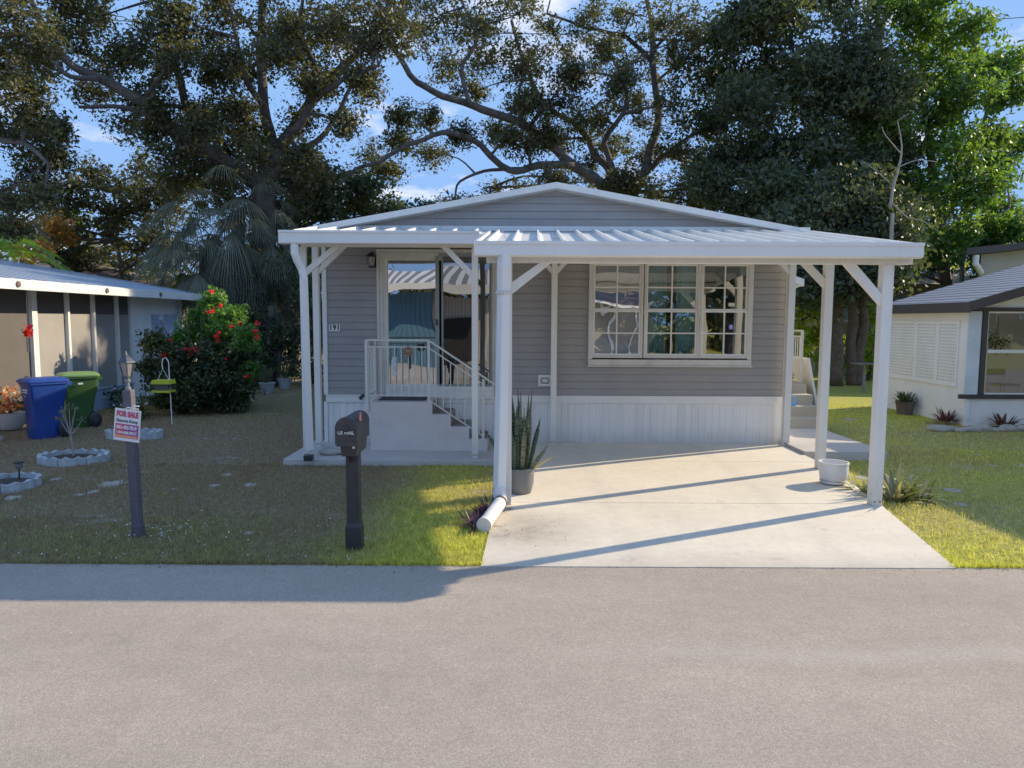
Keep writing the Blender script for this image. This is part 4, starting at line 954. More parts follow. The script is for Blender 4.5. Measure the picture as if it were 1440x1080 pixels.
# ================================================================== ACROSS THE STREET (seen reflected in the glass)
ac = thing('blue_house', (-4.5, -11, 0), 'blue ribbed house with white roof across the street', 'house')
mb = MB(); mb.box(-9, -3.4, -16, -10.2, 0, 2.9); mb.build('wall', M['corr_blue'], ac)
mb = MB(); mb.box(-3.4, 0.6, -16, -10.6, 0, 2.9); mb.build('side_wall', M['corr_white'], ac)
mb = MB(); roof_quad(mb, [(-9.6, -9.0, 3.25), (1.0, -9.0, 3.25), (1.0, -14, 4.5), (-9.6, -14, 4.5)], .12); mb.build('roof', M['corr_roof'], ac)
mb = MB(); mb.box(-9.6, 1.0, -9.05, -8.95, 3.0, 3.3); mb.build('fascia', M['white'], ac)
mb = MB(); mb.box(-3.2, -1.6, -10.58, -10.5, .0, 1.9); mb.build('garage_opening', M['darkhole'], ac)
sheet('opposite_driveway', [(-9,-10.2),(12,-10.2),(12,-1.9),(-9,-1.9)], .004, M['slab'])
ac = thing('cream_house', (6, -12, 0), 'cream house with white trim across the street', 'house')
mb = MB(); mb.box(2.6, 6.2, -17, -11, 0, 2.6); mb.build('wall', M['beige_wall'], ac)
mb = MB(); roof_quad(mb, [(2.2, -10.2, 2.8), (6.5, -10.2, 2.8), (6.5, -14, 3.8), (2.2, -14, 3.8)], .12); mb.build('roof', M['rust_brown'], ac)
mb = MB(); mb.box(2.2, 6.5, -10.25, -10.17, 2.62, 2.82); mb.build('fascia', M['white'], ac)
for k in range(3):
    x = 3.0+k*1.2; mb = MB(); mb.box(x, x+.12, -10.98, -10.9, 0, 2.6); mb.build('trim', M['white'], ac)
mb = MB(); mb.box(2.6, 6.2, -10.99, -10.94, 0, 1.1); mb.build('base_panel', M['slab'], ac)

# ================================================================== YARD OBJECTS
# mailbox
g = G(497, 775); mx_, my_ = g.x, g.y
mbx = thing('mailbox', (mx_, my_, 0), 'black mailbox lettered US MAIL on a square black post by the road', 'mailbox')
mb = MB(); pw = .105; mb.box(mx_-pw/2, mx_+pw/2, my_, my_+pw, .20, .98); mb.box(mx_-pw/2-.012, mx_+pw/2+.012, my_-.012, my_+pw+.012, -.02, .20); mb.add([(mx_-pw/2-.012,my_-.012,.20),(mx_+pw/2+.012,my_-.012,.20),(mx_+pw/2+.012,my_+pw+.012,.20),(mx_-pw/2-.012,my_+pw+.012,.20),(mx_-pw/2,my_,.235),(mx_+pw/2,my_,.235),(mx_+pw/2,my_+pw,.235),(mx_-pw/2,my_+pw,.235)], [(0,1,5,4),(1,2,6,5),(2,3,7,6),(3,0,4,7)])
mb.build('post', M['mailpost'], mbx, bevel=.006)
fy = my_-.13; bw = .085; c = P(487.5, 625, fy); tpz = P(487, 587, fy).z; bzm = P(487, 625.5, fy).z; cx = c.x
hw = (P(503, 600, fy).x-P(472.5, 600, fy).x)/2; zc = tpz-hw
def arch(s=1.0, h0=None, n=14):
    pts = [(cx-hw*s, (h0 if h0 is not None else bzm)), (cx+hw*s, (h0 if h0 is not None else bzm))]
    return pts+[(cx+hw*s*math.cos(math.pi*k/n), zc+hw*s*math.sin(math.pi*k/n)) for k in range(n+1)]
mb = MB(); mb.prism(arch(.95), 'y', fy+.015, fy+.50); mb.build('box_body', M['mail'], mbx, smooth=True)
mb = MB(); mb.prism(arch(1.04), 'y', fy-.015, fy+.02); mb.prism([(cx-hw*.9, bzm-.012), (cx+hw*.9, bzm-.012), (cx+hw*.98, bzm+.03), (cx-hw*.98, bzm+.03)], 'y', fy-.022, fy-.015); dr = mb.build('door', M['mail'], mbx, bevel=.004)
mb = MB(); mb.lathe((0,0,0), [(.025,0),(.025,.01),(.012,.02),(.014,.03)], 12); mb.v = [(cx+vx, fy-.015-vz, zc-.005+vy) for vx, vy, vz in mb.v]; mb.build('knob', M['black'], dr)
text_mesh('lettering', 'US MAIL', .036, M['white_ink'], text_frame((cx, fy-.0235, P(487, 608.5, fy).z)), dr, .0008, .0003)
mb = MB(); nb0 = bzm; mb.prism([(cx-.068, nb0), (cx+.075, nb0), (cx+.062, nb0-.105), (cx-.055, nb0-.105)], 'y', fy+.05, fy+.44); nbx = mb.build('newspaper_holder', M['mail'], mbx, bevel=.006)
mb = MB(); mb.box(cx-.052, cx+.058, fy+.045, fy+.0495, nb0-.09, nb0-.012); mb.build('holder_opening', M['black'], nbx)
mb = MB(); mb.cbox((cx+.045, fy+.043, nb0-.028), .022, .004, .02); mb.build('reflector', M['white_ink'], nbx)
mb = MB(); mb.add([(mx_-.025, my_-.01, .88), (mx_+.0, my_-.01, .88), (mx_+.0, my_-.01, .74), (mx_-.012, my_-.01, .74), (mx_-.025, my_-.10, .90), (mx_+.0, my_-.10, .90), (mx_, my_+.0, .72), (mx_-.012, my_, .72)], [(0,1,2,3),(4,5,1,0),(4,0,3,7),(5,6,2,1)]); mb.build('bracket', M['mailpost'], mbx)
fg = P(505, 589, fy+.1); mb = MB()
mb.cbox((cx+hw*.98, fy+.13, zc+.065), .006, .055, .045); mb.cbox((cx+hw*.985, fy+.13, zc+.095), .006, .02, .03); mb.build('flag', M['pink'], mbx)

# lamp post and sign
g = G(195, 755); top = P(180.5, 548, g.y)
lp = thing('lamp_post', (g.x, g.y, 0), 'leaning faded black lamp post with glass lantern on the left lawn', 'lamp post')
ax = (top-g); u = ax.normalized()
mb = MB(); mb.beam(g+Vector((0,0,-.05)), top, .075, .075, (0,1,0)); mb.beam(g+Vector((0,0,-.05)), g+u*.12, .085, .085, (0,1,0)); mb.build('post', M['lamp_post'], lp, bevel=.008)
def lant(name, prof, mat, par, n=6, **k):
    mb = MB(); mb.lathe((0,0,0), prof, n, **k); mb.v = [tuple(top+Vector((v[0], v[1], 0))*.72+u*v[2]*.68) for v in mb.v]; return mb.build(name, mat, par)
lant('stem', [(.03,0),(.03,.03),(.018,.04),(.018,.09),(.032,.10),(.032,.13),(.02,.14),(.045,.16)], M['grey_metal'], lp, 14)
lh = lant('lantern_roof', [(.105,.345),(.10,.36),(.06,.405),(.045,.41),(.045,.425),(.02,.44),(.012,.47),(.004,.49)], M['lantern_metal'], lp)
lant('lantern_glass', [(.048,.17),(.085,.345)], plain('warm_frosted_glass', (.22,.21,.19), .2), lp)
mb = MB()
for k in range(6):
    t_ = k*math.pi/3; mb.tube([top+Vector((.05*math.cos(t_), .05*math.sin(t_), 0))*.72+u*.109, top+Vector((.089*math.cos(t_), .089*math.sin(t_), 0))*.72+u*.238], .005, 4)
mb.build('lantern_frame', M['lantern_metal'], lh)
# for sale sign
cS = P(179, 598, g.y-.06); y_s = g.y-.06; sg = thing('for_sale_sign', tuple(cS), 'FOR SALE sign with phone numbers tied to the lamp post', 'sign')
hw_, hh_ = .118, .138; tl = R(6.5)
TM = Matrix.Translation(cS) @ Matrix.Rotation(R(-6), 4, 'Z') @ Matrix.Rotation(tl, 4, 'Y')
def sgn(name, x0, x1, z0, z1, dy, mat, par):
    mb = MB(); mb.box(x0, x1, -dy-.0016, -dy, z0, z1); mb.v = [tuple(TM @ Vector(v)) for v in mb.v]; return mb.build(name, mat, par)
bd = sgn('board', -hw_, hw_, -hh_, hh_, 0, M['sign_white'], sg)
sgn('red_panel', -.105, .105, -.112, .008, .0017, M['red'], bd); sgn('purple_panel', -.01, .105, -.108, .006, .0034, M['purple_ink'], bd)
sgn('orange_stripe', -.10, .10, -.108, -.088, .0052, M['orange_ink'], bd)
def st_(body, z, size, mat, bold, sx=1, x=0): text_mesh('lettering', body, size, mat, TM @ Matrix.Translation((x, -.0075, z)) @ Matrix.Rotation(R(90), 4, 'X'), bd, .0005, bold, sx)
st_('FOR SALE', .093, .064, M['red'], .0035, .72); st_('Shaunna Kemp', .036, .040, M['ink'], .0006, .82)
st_('863-450-7519', -.022, .040, M['white_ink'], .0015, .80); st_('1-844-888-SPOT', -.066, .032, M['white_ink'], .001, .84)
mb = MB(); mb.tube([TM @ Vector((-.03,-.004,.13)), TM @ Vector((.0,-.01,.155)), TM @ Vector((.09,0,.15))], .005, 5); mb.tube([TM @ Vector((.02,.0,.14)), TM @ Vector((.06,-.02,.175)), TM @ Vector((.10,-.01,.178))], .006, 5); mb.build('tie', M['white_ink'], sg)

# wheelie bins
def bin_(loc, rz, body, lid, label, name='wheelie_bin'):
    b = thing(name, loc, label, 'bin', 'wheeled rubbish bins', rz)
    T = Matrix.Translation(Vector(loc)) @ Matrix.Rotation(rz, 4, 'Z') @ Matrix.Diagonal((.73,.73,.95,1))
    def rr(w_, d_, z, r_, y0=0):
        out = []
        for (sx_, sy_), a0 in (((1,1),0), ((-1,1),90), ((-1,-1),180), ((1,-1),270)):
            for k in range(5):
                t_ = R(a0+k*22.5); out.append((sx_*(w_/2-r_)+r_*math.cos(t_), y0+sy_*(d_/2-r_)+r_*math.sin(t_), z))
        return out
    def loft(secs, mat, nm, par, **k):
        m_ = MB(); n = 20; vs = []
        for s_ in secs: vs += s_
        fs = [(i*n+j, i*n+(j+1)%n, (i+1)*n+(j+1)%n, (i+1)*n+j) for i in range(len(secs)-1) for j in range(n)]
        fs += [tuple(reversed(range(n))), tuple(range((len(secs)-1)*n, len(secs)*n))]
        m_.add([T @ Vector(v) for v in vs], fs); return m_.build(nm, mat, par, smooth=True, **k)
    # front faces -Y, wheels at +Y
    bo = loft([rr(.46,.46,.0,.05,-.06), rr(.47,.50,.02,.06,-.05), rr(.50,.56,.30,.06,-.03), rr(.54,.64,.62,.06), rr(.58,.70,.68,.07), rr(.60,.74,.86,.07), rr(.62,.77,.90,.06), rr(.66,.80,.905,.06), rr(.66,.80,.93,.06)], body, 'body', b)
    loft([rr(.65,.80,.932,.06,-.0), rr(.68,.84,.94,.07,-.01), rr(.68,.84,.965,.07,-.01), rr(.60,.74,1.0,.09,-.0), rr(.40,.50,1.015,.1,.02)], lid, 'lid', b)
    m_ = MB(); m_.tube([T @ Vector((-.24,.45,.90)), T @ Vector((.24,.45,.90))], .018, 8)
    for sx_ in (-.24, -.08, .08, .24): m_.cbox(T @ Vector((sx_, .41, .90)), .03, .09, .06, rz)
    m_.build('handle', body, b)
    for s_ in (-1, 1):
        m_ = MB(); m_.lathe((0,0,0), [(.03,-.03),(.12,-.03),(.14,-.02),(.14,.02),(.12,.03),(.03,.03)], 20); m_.v = [tuple(T @ Vector((s_*.30+vz, .27+vx, .14+vy))) for vx, vy, vz in m_.v]
        wh = m_.build('wheel', M['black'], b, smooth=True)
        m_ = MB(); m_.lathe((0,0,0), [(.055,0),(.05,.02),(.0,.022)], 12); m_.v = [tuple(T @ Vector((s_*(.33+vz), .27+vx, .14+vy))) for vx, vy, vz in m_.v]; m_.build('hub', M['dark_grey'], wh)
    return b, T
g = G(46, 620); b1, T1 = bin_((g.x-.02, g.y+.36, 0), R(-38), M['blue_bin'], M['blue_bin'], 'blue wheelie bin with white printing, in front of the green one')
m_ = MB(); x = -.15
random.seed(3)
for row, (zz0, hgt, xe_) in enumerate(((.80,.028,.15), (.765,.016,.15))):
    x = -xe_
    while x < xe_: w2 = random.uniform(.008,.018); m_.box(x, x+w2, -.368, -.364, zz0, zz0+hgt); x += w2+random.choice([.005,.005,.014])
for k in range(9): t_ = R(200+k*18); m_.cbox((.03*math.cos(t_), -.366, .725+.022*math.sin(t_)), .010, .004, .008)
m_.v = [tuple(T1 @ Vector(v)) for v in m_.v]; m_.build('printed_label', M['white_ink'], b1)
g2_ = G(92, 604); b2, T2 = bin_((g2_.x+.05, g2_.y+.35, 0), R(-50), M['green_bin'], M['green_lid'], 'green wheelie bin with pale green lid, behind the blue one')
m_ = MB(); m_.box(-.335, -.331, -.06, .04, .80, .83); m_.v = [tuple(T2 @ Vector((-v[0], v[1], v[2]))) for v in m_.v]; m_.build('printed_label', M['white_ink'], b2)

# scalloped planter rings
def ring(name, c, rx_, ry_, nseg, label, h=.12, soil=True, scal=True):
    r_ = thing(name, (c.x, c.y, 0), label, 'planter edging', 'scalloped edging rings on the left lawn')
    per = 48; 
    for s_ in range(nseg):
        mb = MB(); vs = []; k0, k1 = s_*per//nseg, (s_+1)*per//nseg; n = 0
        for q in range((k1-k0)*2+1):
            k = k0+q/2; t_ = 2*math.pi*k/per + (.012 if q == 0 else (-.012 if q == (k1-k0)*2 else 0))
            zz_ = h-(.028*abs(math.sin(k*math.pi/3+math.pi/2)) if scal else .01*math.sin(k*1.7))
            for rr_, z in ((1,0),(1,zz_),(.86,zz_),(.86,0)): vs.append((c.x+rx_*rr_*math.cos(t_), c.y+ry_*rr_*math.sin(t_), z))
            n += 1
        fs = [(i*4+a, i*4+(a+1)%4, (i+1)*4+(a+1)%4, (i+1)*4+a) for i in range(n-1) for a in range(4)]+[(3,2,1,0), tuple((n-1)*4+a for a in range(4))]
        mb.add(vs, fs); mb.build('edging_block', M['edging'], r_)
    if soil:
        mb = MB(); vs, fs = lump((c.x, c.y, .03), rx_*.86, ry_*.86, .05, 5, 24, 8, .15); mb.add(vs, fs); mb.build('soil', M['soil'], r_, smooth='all')
    return r_
c1 = G(104, 649); ring('planter_ring', c1, .44, .34, 8, 'scalloped whitewashed planter ring around the bare young tree')
c2 = G(8, 686); ring('planter_ring', c2, .33, .36, 6, 'whitewashed planter ring holding a solar light at the left edge', .10, True, False)
c3 = G(189, 616, .0); ring('planter_ring', c3, .45, .2, 5, 'weathered stone planter ring behind the FOR SALE sign post', .14)
# solar light
g = G(28, 684); so_ = thing('solar_light', (g.x, g.y, 0), 'small black solar stake light in the left planter ring', 'solar light')
mb = MB(); mb.tube([(g.x, g.y, 0), (g.x, g.y, .2)], .01, 6); mb.build('stake', M['black'], so_)
mb = MB(); mb.lathe((g.x, g.y, .2), [(.02,0),(.035,.02),(.042,.07)], 12); mb.build('lens', M['grey_metal'], so_)
mb = MB(); mb.lathe((g.x, g.y, .27), [(.055,0),(.055,.012),(.03,.025),(.0,.03)], 12); mb.build('cap', M['black'], so_)
# bird feeder on a hook
g = G(242, 597); hk = thing('shepherd_hook', (g.x, g.y, 0), 'thin white shepherd hook standing left of the red flowering bush', 'garden hook')
zt3 = P(240, 503, g.y).z; pxm_ = .0133
mb = MB(); mb.tube([(g.x, g.y, 0), (g.x-.02, g.y, zt3-.08), (g.x-.06, g.y, zt3), (g.x-.12, g.y, zt3-.02), (g.x-.14, g.y, zt3-.12), (g.x-.13, g.y, zt3-.2)], .009, 6); mb.build('rod', M['white_ink'], hk)
fx, fz = P(230, 541, g.y).x, P(230, 549, g.y).z
fd = thing('bird_feeder', (fx, g.y, fz), 'yellow house-shaped bird feeder hanging from the hook', 'bird feeder')
mb = MB(); mb.prism([(fx-.17, fz+.12), (fx+.17, fz+.12), (fx+.15, fz+.19), (fx-.15, fz+.19)], 'y', g.y-.12, g.y+.12); mb.build('roof', M['yellow'], fd)
mb = MB(); mb.box(fx-.16, fx+.16, g.y-.12, g.y+.12, fz-.03, fz+.005); mb.build('tray', M['yellow'], fd)
mb = MB(); mb.box(fx-.12, fx+.12, g.y-.08, g.y+.08, fz+.006, fz+.12); mb.build('seed_box', M['screen'], fd)
mb = MB(); mb.tube([(fx-.1, g.y, fz+.19), (g.x-.13, g.y, zt3-.2), (fx+.1, g.y, fz+.19)], .005, 4); mb.build('hanger', M['white_ink'], fd)

# overhead wires and pole
mb = MB(); wp = [P(330, 163, 34), P(560, 155, 34), P(900, 150, 34)]
wp = [Vector((x, 34, 15.0-0*x+.0015*x*x)) for x in range(-45, 50, 6)]
mb.tube(wp, .02, 4); tag(mb.build('overhead_wire', M['wire']), 'thin overhead utility wire crossing behind the oak trees', 'wire')
g = Vector((P(1356, 330, 26).x, 26, 0))
mb = MB(); mb.tube([g, g+Vector((0,0,8.5))], [.09,.07], 10); tag(mb.build('utility_pole', M['grey_metal'], smooth=True), 'slim grey pole standing behind the right neighbour house', 'pole')
# bird bath table under the trees
g = Vector((P(1216, 512, 19).x, 19.0, 0)); bt = thing('garden_table', tuple(g), 'low round grey garden table under the right trees', 'table'); zt4 = P(1216, 511, 19).z
mb = MB(); mb.lathe((g.x, g.y, zt4), [(.30,-.03),(.34,-.01),(.34,.01),(.0,.012)], 20); mb.build('tabletop', M['grey_metal'], bt)
mb = MB(); mb.tube([g, g+Vector((0,0,zt4-.02))], [.05,.03], 8); mb.build('pedestal', M['grey_metal'], bt)
# white round planter on the driveway
g = G(1181, 683, .075); wpnt = thing('white_planter', (g.x, g.y+.17, .07), 'empty white round planter on saucer beside the driveway', 'planter')
cc = (g.x, g.y+.17, .073)
mb = MB(); mb.lathe(cc, [(.115,.02),(.145,.05),(.155,.13),(.155,.215),(.163,.22),(.163,.24),(.147,.24),(.142,.17),(.0,.165)], 32); mb.build('pot', M['pot_white'], wpnt, smooth=True)
mb = MB(); mb.lathe(cc, [(.13,0),(.142,.005),(.145,.028),(.12,.02)], 32); mb.build('saucer', M['pot_white'], wpnt, smooth=True)

# bare sand showing through the lawn
def sand(px, py, wpx, k, asp=.55):
    g = G(px, py); r = .72*wpx*g.y/1000; vs = [(g.x, g.y, .0035)]; n = 40
    for i in range(n):
        t_ = 2*math.pi*i/n; d = Vector((math.cos(t_), math.sin(t_), k*1.7)); q = r*(1+.55*mnoise.noise(d*1.4)+.5*mnoise.noise(d*4.5)); vs.append((g.x+q*d.x, g.y+q*d.y*asp*2.0, .0035+.00002*k))
    me = bpy.data.meshes.new('bare_sand'); me.from_pydata(vs, [], [(0, 1+i, 1+(i+1)%n) for i in range(n)]); me.materials.append(M['sand'])
    o = bpy.data.objects.new('bare_sand', me); COL.objects.link(o); o['kind'] = 'structure'; SANDS.append((g.x, g.y, r, r*asp*2))
SANDS = []
M['sand'] = plain('bare_sand', (.38,.345,.30), .95, .22, 16, bump=.6)
for k, s in enumerate(((160,680,22),(130,692,13),(112,696,11),(80,674,11),(318,668,12),(302,683,10),(352,682,14),(244,688,7),(350,750,10),(1340,690,18),(1215,672,16),(1395,655,10),(1440,655,14),(1352,710,12),(1195,590,14),(1245,592,10),(1375,640,8),(20,700,16))): sand(s[0], s[1], s[2], k+1)
# ================================================================== PLANTS
def leaf_arrays(C, rad, npc, size, rng, squash=.8, up=.35, aspect=.5, shell=.0, droop=0.0):
    """C (n,3) clump centres, rad (n,) radii -> diamond leaves"""
    C = np.asarray(C, float); rad = np.broadcast_to(np.asarray(rad, float), (len(C),))
    n = len(C)*npc; ci = np.repeat(np.arange(len(C)), npc)
    d = rng.normal(size=(n, 3)); d /= np.linalg.norm(d, axis=1)[:, None]
    r = (shell+(1-shell)*rng.random(n)**.5)*rad[ci]
    an = rng.uniform(.55, 1.6, (len(C), 3)); p = C[ci]+d*r[:, None]*np.array([1, 1, squash])*an[ci]
    nrm = rng.normal(size=(n, 3)); nrm[:, 2] += up*2; nrm += d*.6; nrm /= np.linalg.norm(nrm, axis=1)[:, None]
    t = rng.normal(size=(n, 3)); t[:, 2] -= droop; t -= nrm*(t*nrm).sum(1)[:, None]; t /= np.linalg.norm(t, axis=1)[:, None]
    b = np.cross(nrm, t); s = size*(.45+1.1*rng.random(n)**1.5)
    h = s[:, None]
    V = np.empty((n, 4, 3)); V[:, 0] = p-t*h*.5; V[:, 1] = p+b*h*aspect*.5+nrm*h*.08; V[:, 2] = p+t*h*.5; V[:, 3] = p-b*h*aspect*.5+nrm*h*.08
    return V.reshape(-1, 3), np.arange(n*4).reshape(-1, 4)
def blades_arrays(base, direc, length, width, rng, bend=.3, seg=3):
    """curved strap leaves; base (n,3), direc (n,3) unit"""
    n = len(base); length = np.broadcast_to(length, (n,)); width = np.broadcast_to(width, (n,)); bend = np.broadcast_to(bend, (n,))
    side = np.cross(direc, [0, 0, 1.0]); sn = np.linalg.norm(side, axis=1)[:, None]; side = np.where(sn < .05, np.array([[1., 0, 0]]), side/np.maximum(sn, .05))
    rows = []
    for i in range(seg+1):
        f = i/seg; p = base+direc*(length*f)[:, None]; p = p+np.array([0, 0, -1.])*(bend*length*f*f)[:, None]
        w_ = width*(1-f)**.6*(1 if i else .7) if i < seg else width*0+.0005
        rows += [p-side*(w_/2)[:, None], p+side*(w_/2)[:, None]]
    V = np.stack(rows, 1).reshape(-1, 3); m = 2*(seg+1)
    F = np.concatenate([np.arange(n)[:, None]*m+np.array([2*i, 2*i+1, 2*i+3, 2*i+2]) for i in range(seg)])
    return V, F
def cat(parts):
    V, F, o = [], [], 0
    for v, f in parts: V.append(v); F.append(f+o); o += len(v)
    return np.concatenate(V), np.concatenate(F)
def smooth_path(pts, k=3):
    pts = [Vector(p) for p in pts]; out = []
    for i in range(len(pts)-1):
        p0, p1, p2, p3 = pts[max(i-1, 0)], pts[i], pts[i+1], pts[min(i+2, len(pts)-1)]
        for j in range(k):
            t = j/k; out.append(.5*((2*p1)+(p2-p0)*t+(2*p0-5*p1+4*p2-p3)*t*t+(3*p1-p0-3*p2+p3)*t**3))
    out.append(pts[-1]); return out
def limb(mb, pts, r0, r1, n=8, k=3, wob=.0):
    sp = smooth_path(pts, k); m = len(sp)-1
    if wob: sp = [p+Vector((mnoise.noise(p*1.3), mnoise.noise(p*1.3+Vector((9, 0, 0))), mnoise.noise(p*1.3+Vector((0, 9, 0)))))*wob*(0 if i == 0 else 1) for i, p in enumerate(sp)]
    mb.tube(sp, [r0+(r1-r0)*(i/m)**.8 for i in range(m+1)], n); return sp
def tree(name, base, label, trunk_r, limbs, blobs, leaf, bark='bark', npc=70, lsize=.17, csize=.5, seed=1, group='trees behind the house', clumps=9, squash=.8, cat_='tree', limb_scale=1.0, leaf_up=.35, droop=.0):
    """limbs: list of (points, r0, r1); blobs: list of (centre, radius)"""
    rng = np.random.default_rng(seed); rnd = random.Random(seed)
    root = thing(name, tuple(base), label, cat_, group)
    mb = MB(); paths = []
    for pts, r0, r1 in limbs: paths += [(p, max(.03, r0+(r1-r0)*i/20)) for i, p in enumerate(limb(mb, pts, r0, r1, 9, 4, .12*limb_scale))]
    tr = mb.build('trunk', M[bark], root, smooth='all')
    tw = MB(); CC, RR = [], []
    for c, r in blobs:
        c = Vector(c)
        near = min(paths, key=lambda q: (q[0]-c).length+max(0, q[0].z-c.z)*.7)
        a = near[0]; mid = a.lerp(c, .5)+Vector((rnd.uniform(-.3, .3), rnd.uniform(-.3, .3), rnd.uniform(-.1, .35)))*min(1, (c-a).length*.3)
        if (c-a).length > .3: tw.tube(smooth_path([a, mid, c], 3), [max(.02, min(.07, near[1]*.6))*(1-.1*i) for i in range(7)], 5, False)
        for k in range(clumps):
            d = Vector((rnd.gauss(0, 1), rnd.gauss(0, 1), rnd.gauss(0, 1))).normalized(); q = c+Vector((d.x, d.y, d.z*squash))*r*(rnd.random()**.45)
            CC.append(tuple(q)); RR.append(csize*rnd.uniform(.6, 1.25))
            m2 = c.lerp(q, .5)+Vector((0, 0, .08)); tw.tube([c, m2, q], [.022, .014, .007], 3, False)
    tw.build('twigs', M[bark], root)
    V, F = leaf_arrays(np.array(CC), np.array(RR), npc, lsize, rng, up=leaf_up, droop=droop)
    npmesh('crown', V, F, M[leaf], root)
    return root
def PB(lst, Y, yvar, seed, k=1.0):
    """(px, py, radius in px) -> world blobs, scattered in depth around the tree's own plane"""
    rnd = random.Random(seed); out = []
    for t in lst:
        yy = Y+rnd.uniform(-yvar, yvar); out.append((P(t[0], t[1], yy), t[2]*yy/1000*k))
    return out
def L(pts, Y, r0, r1, dy=0):
    n = len(pts); return ([P(x, y, Y+dy*i/(n-1)) for i, (x, y) in enumerate(pts)], r0, r1)

rnd0 = random.Random(15)
# --- oak A (left of centre, behind the cabbage palms)
Y = 21
base = Vector((P(372, 500, Y).x, Y, 0))
limbs = [([base, P(368, 420, Y), P(370, 330, Y), P(372, 250, Y)], .42, .33),
 L([(372,262),(330,235),(285,205),(240,178),(190,140),(140,112),(105,92),(62,40),(40,-20)], Y, .26, .06, -3),
 L([(240,180),(205,165),(160,150),(110,150)], Y-1.2, .10, .04, -1), L([(285,205),(262,150),(250,100),(230,40),(220,-40)], Y, .15, .05, -1),
 L([(372,255),(382,205),(372,150),(366,90),(368,20),(372,-60)], Y, .22, .08, 1), L([(372,150),(345,110),(335,70),(320,10)], Y, .11, .04, -1.5),
 L([(378,230),(405,190),(432,150),(470,110),(505,70),(545,20),(560,-40)], Y, .22, .07, 2), L([(395,205),(425,170),(455,130),(490,110),(530,95)], Y, .14, .04, -2),
 L([(380,250),(410,215),(450,195),(480,150),(500,110)], Y, .13, .05, 1), L([(140,112),(100,110),(70,85),(20,70)], Y-2.5, .08, .03, 0), L([(432,150),(440,100),(420,50),(430,-20)], Y+.8, .12, .04, 0)]
bl = [(70,30,55),(110,75,45),(40,95,35),(150,20,50),(150,95,35),(190,60,45),(230,20,50),(235,110,40),(205,140,28),(290,50,50),(310,110,40),(345,30,50),(330,160,32),(280,160,28),
 (300,185,38),(250,215,30),(400,30,50),(410,90,36),(450,50,48),(470,10,50),(500,60,40),(530,20,45),(455,120,28),(420,170,24),(510,120,26),(560,50,32),(110,-30,60),(200,-40,60),(300,-40,60),(400,-45,60),(500,-45,60),
 (175,170,26),(345,200,34),(300,235,34),(390,60,30),(130,130,22),(350,95,30),(60,-60,60),(260,70,34),(485,175,22),(170,-100,70),(300,-110,80),(430,-110,80),(215,185,24),(265,190,24),(320,250,30),(440,235,24)]
extra = [(340,225,40),(300,260,44),(390,250,34),(350,280,44),(420,270,38),(255,250,36),(310,300,40),(400,310,36),(420,225,26),(370,200,22),(280,230,34),(450,260,24)]
tree('oak_tree', base, 'spreading live oak whose limbs fork low behind the cabbage palms', .4, limbs, PB(bl, Y, 1.8, 3)+PB([(x+rnd0.uniform(-22,22), y+rnd0.uniform(-18,18), r*.5) for x, y, r in bl[::2]], Y-1.7, .7, 33)+PB(extra, 22.2, .6, 8), 'oak_leaf', npc=105, lsize=.115, csize=.5, seed=5, clumps=12)

# --- oak B (behind the right half of the house)
Y = 26.5
base = Vector((P(880, 500, Y).x, Y, 0))
limbs = [([base, P(882, 430, Y), P(880, 350, Y), P(872, 275, Y)], .45, .34),
 L([(872,285),(845,258),(805,232),(770,200),(715,165),(665,148),(610,130),(570,95),(545,50),(530,0)], Y, .24, .06, -3),
 L([(805,232),(760,235),(715,240),(665,195),(610,190),(560,215),(500,240),(470,262)], Y-.8, .16, .04, -3), L([(740,240),(690,240),(650,255),(640,280)], Y-1, .08, .03, -1),
 L([(872,285),(862,250),(835,215),(815,180),(770,150),(740,100),(720,30)], Y, .18, .06, 1), L([(880,290),(905,240),(925,170),(918,100),(915,40),(905,-30)], Y, .22, .07, 1),
 L([(918,90),(890,60),(860,45),(820,38),(770,20)], Y+.8, .10, .04, -1), L([(900,250),(935,215),(975,190),(1000,170)], Y, .13, .05, 1), L([(880,270),(850,200),(880,150),(870,100)], Y, .14, .05, -1),
 L([(663,148),(650,100),(670,50),(650,0)], Y-2, .09, .04, 0)]
bl = [(560,20,38),(600,40,40),(640,20,42),(620,90,30),(680,40,45),(690,90,36),(665,130,22),(730,20,50),(740,80,42),(780,50,46),(800,110,34),(830,20,50),(850,80,42),(890,20,50),(905,85,40),(950,30,46),(960,90,32),
 (770,150,34),(820,170,36),(860,200,36),(780,200,28),(830,235,24),(900,160,36),(900,220,34),(945,150,34),(940,215,34),(975,230,24),(985,60,28),(730,150,24),(740,200,22),(905,262,30),(960,265,28),(860,262,22),
 (600,170,20),(560,200,22),(610,215,20),(525,225,24),(650,190,16),(500,255,20),(550,245,18),(600,-30,55),(700,-40,60),(800,-50,60),(650,-90,70),(700,185,20),(945,60,40),(870,130,34),(930,290,24),(985,285,20),(780,250,16),(570,160,18)]
tree('oak_tree', base, 'broad oak with arching branches rising behind the middle of the house roof', .4, limbs, PB(bl, Y, 2.0, 9)+PB([(x+rnd0.uniform(-22,22), y+rnd0.uniform(-18,18), r*.5) for x, y, r in bl[::2] if 690 < x < 900], Y-1.8, .7, 34), 'oak_leaf', npc=115, lsize=.125, csize=.52, seed=8, clumps=12)

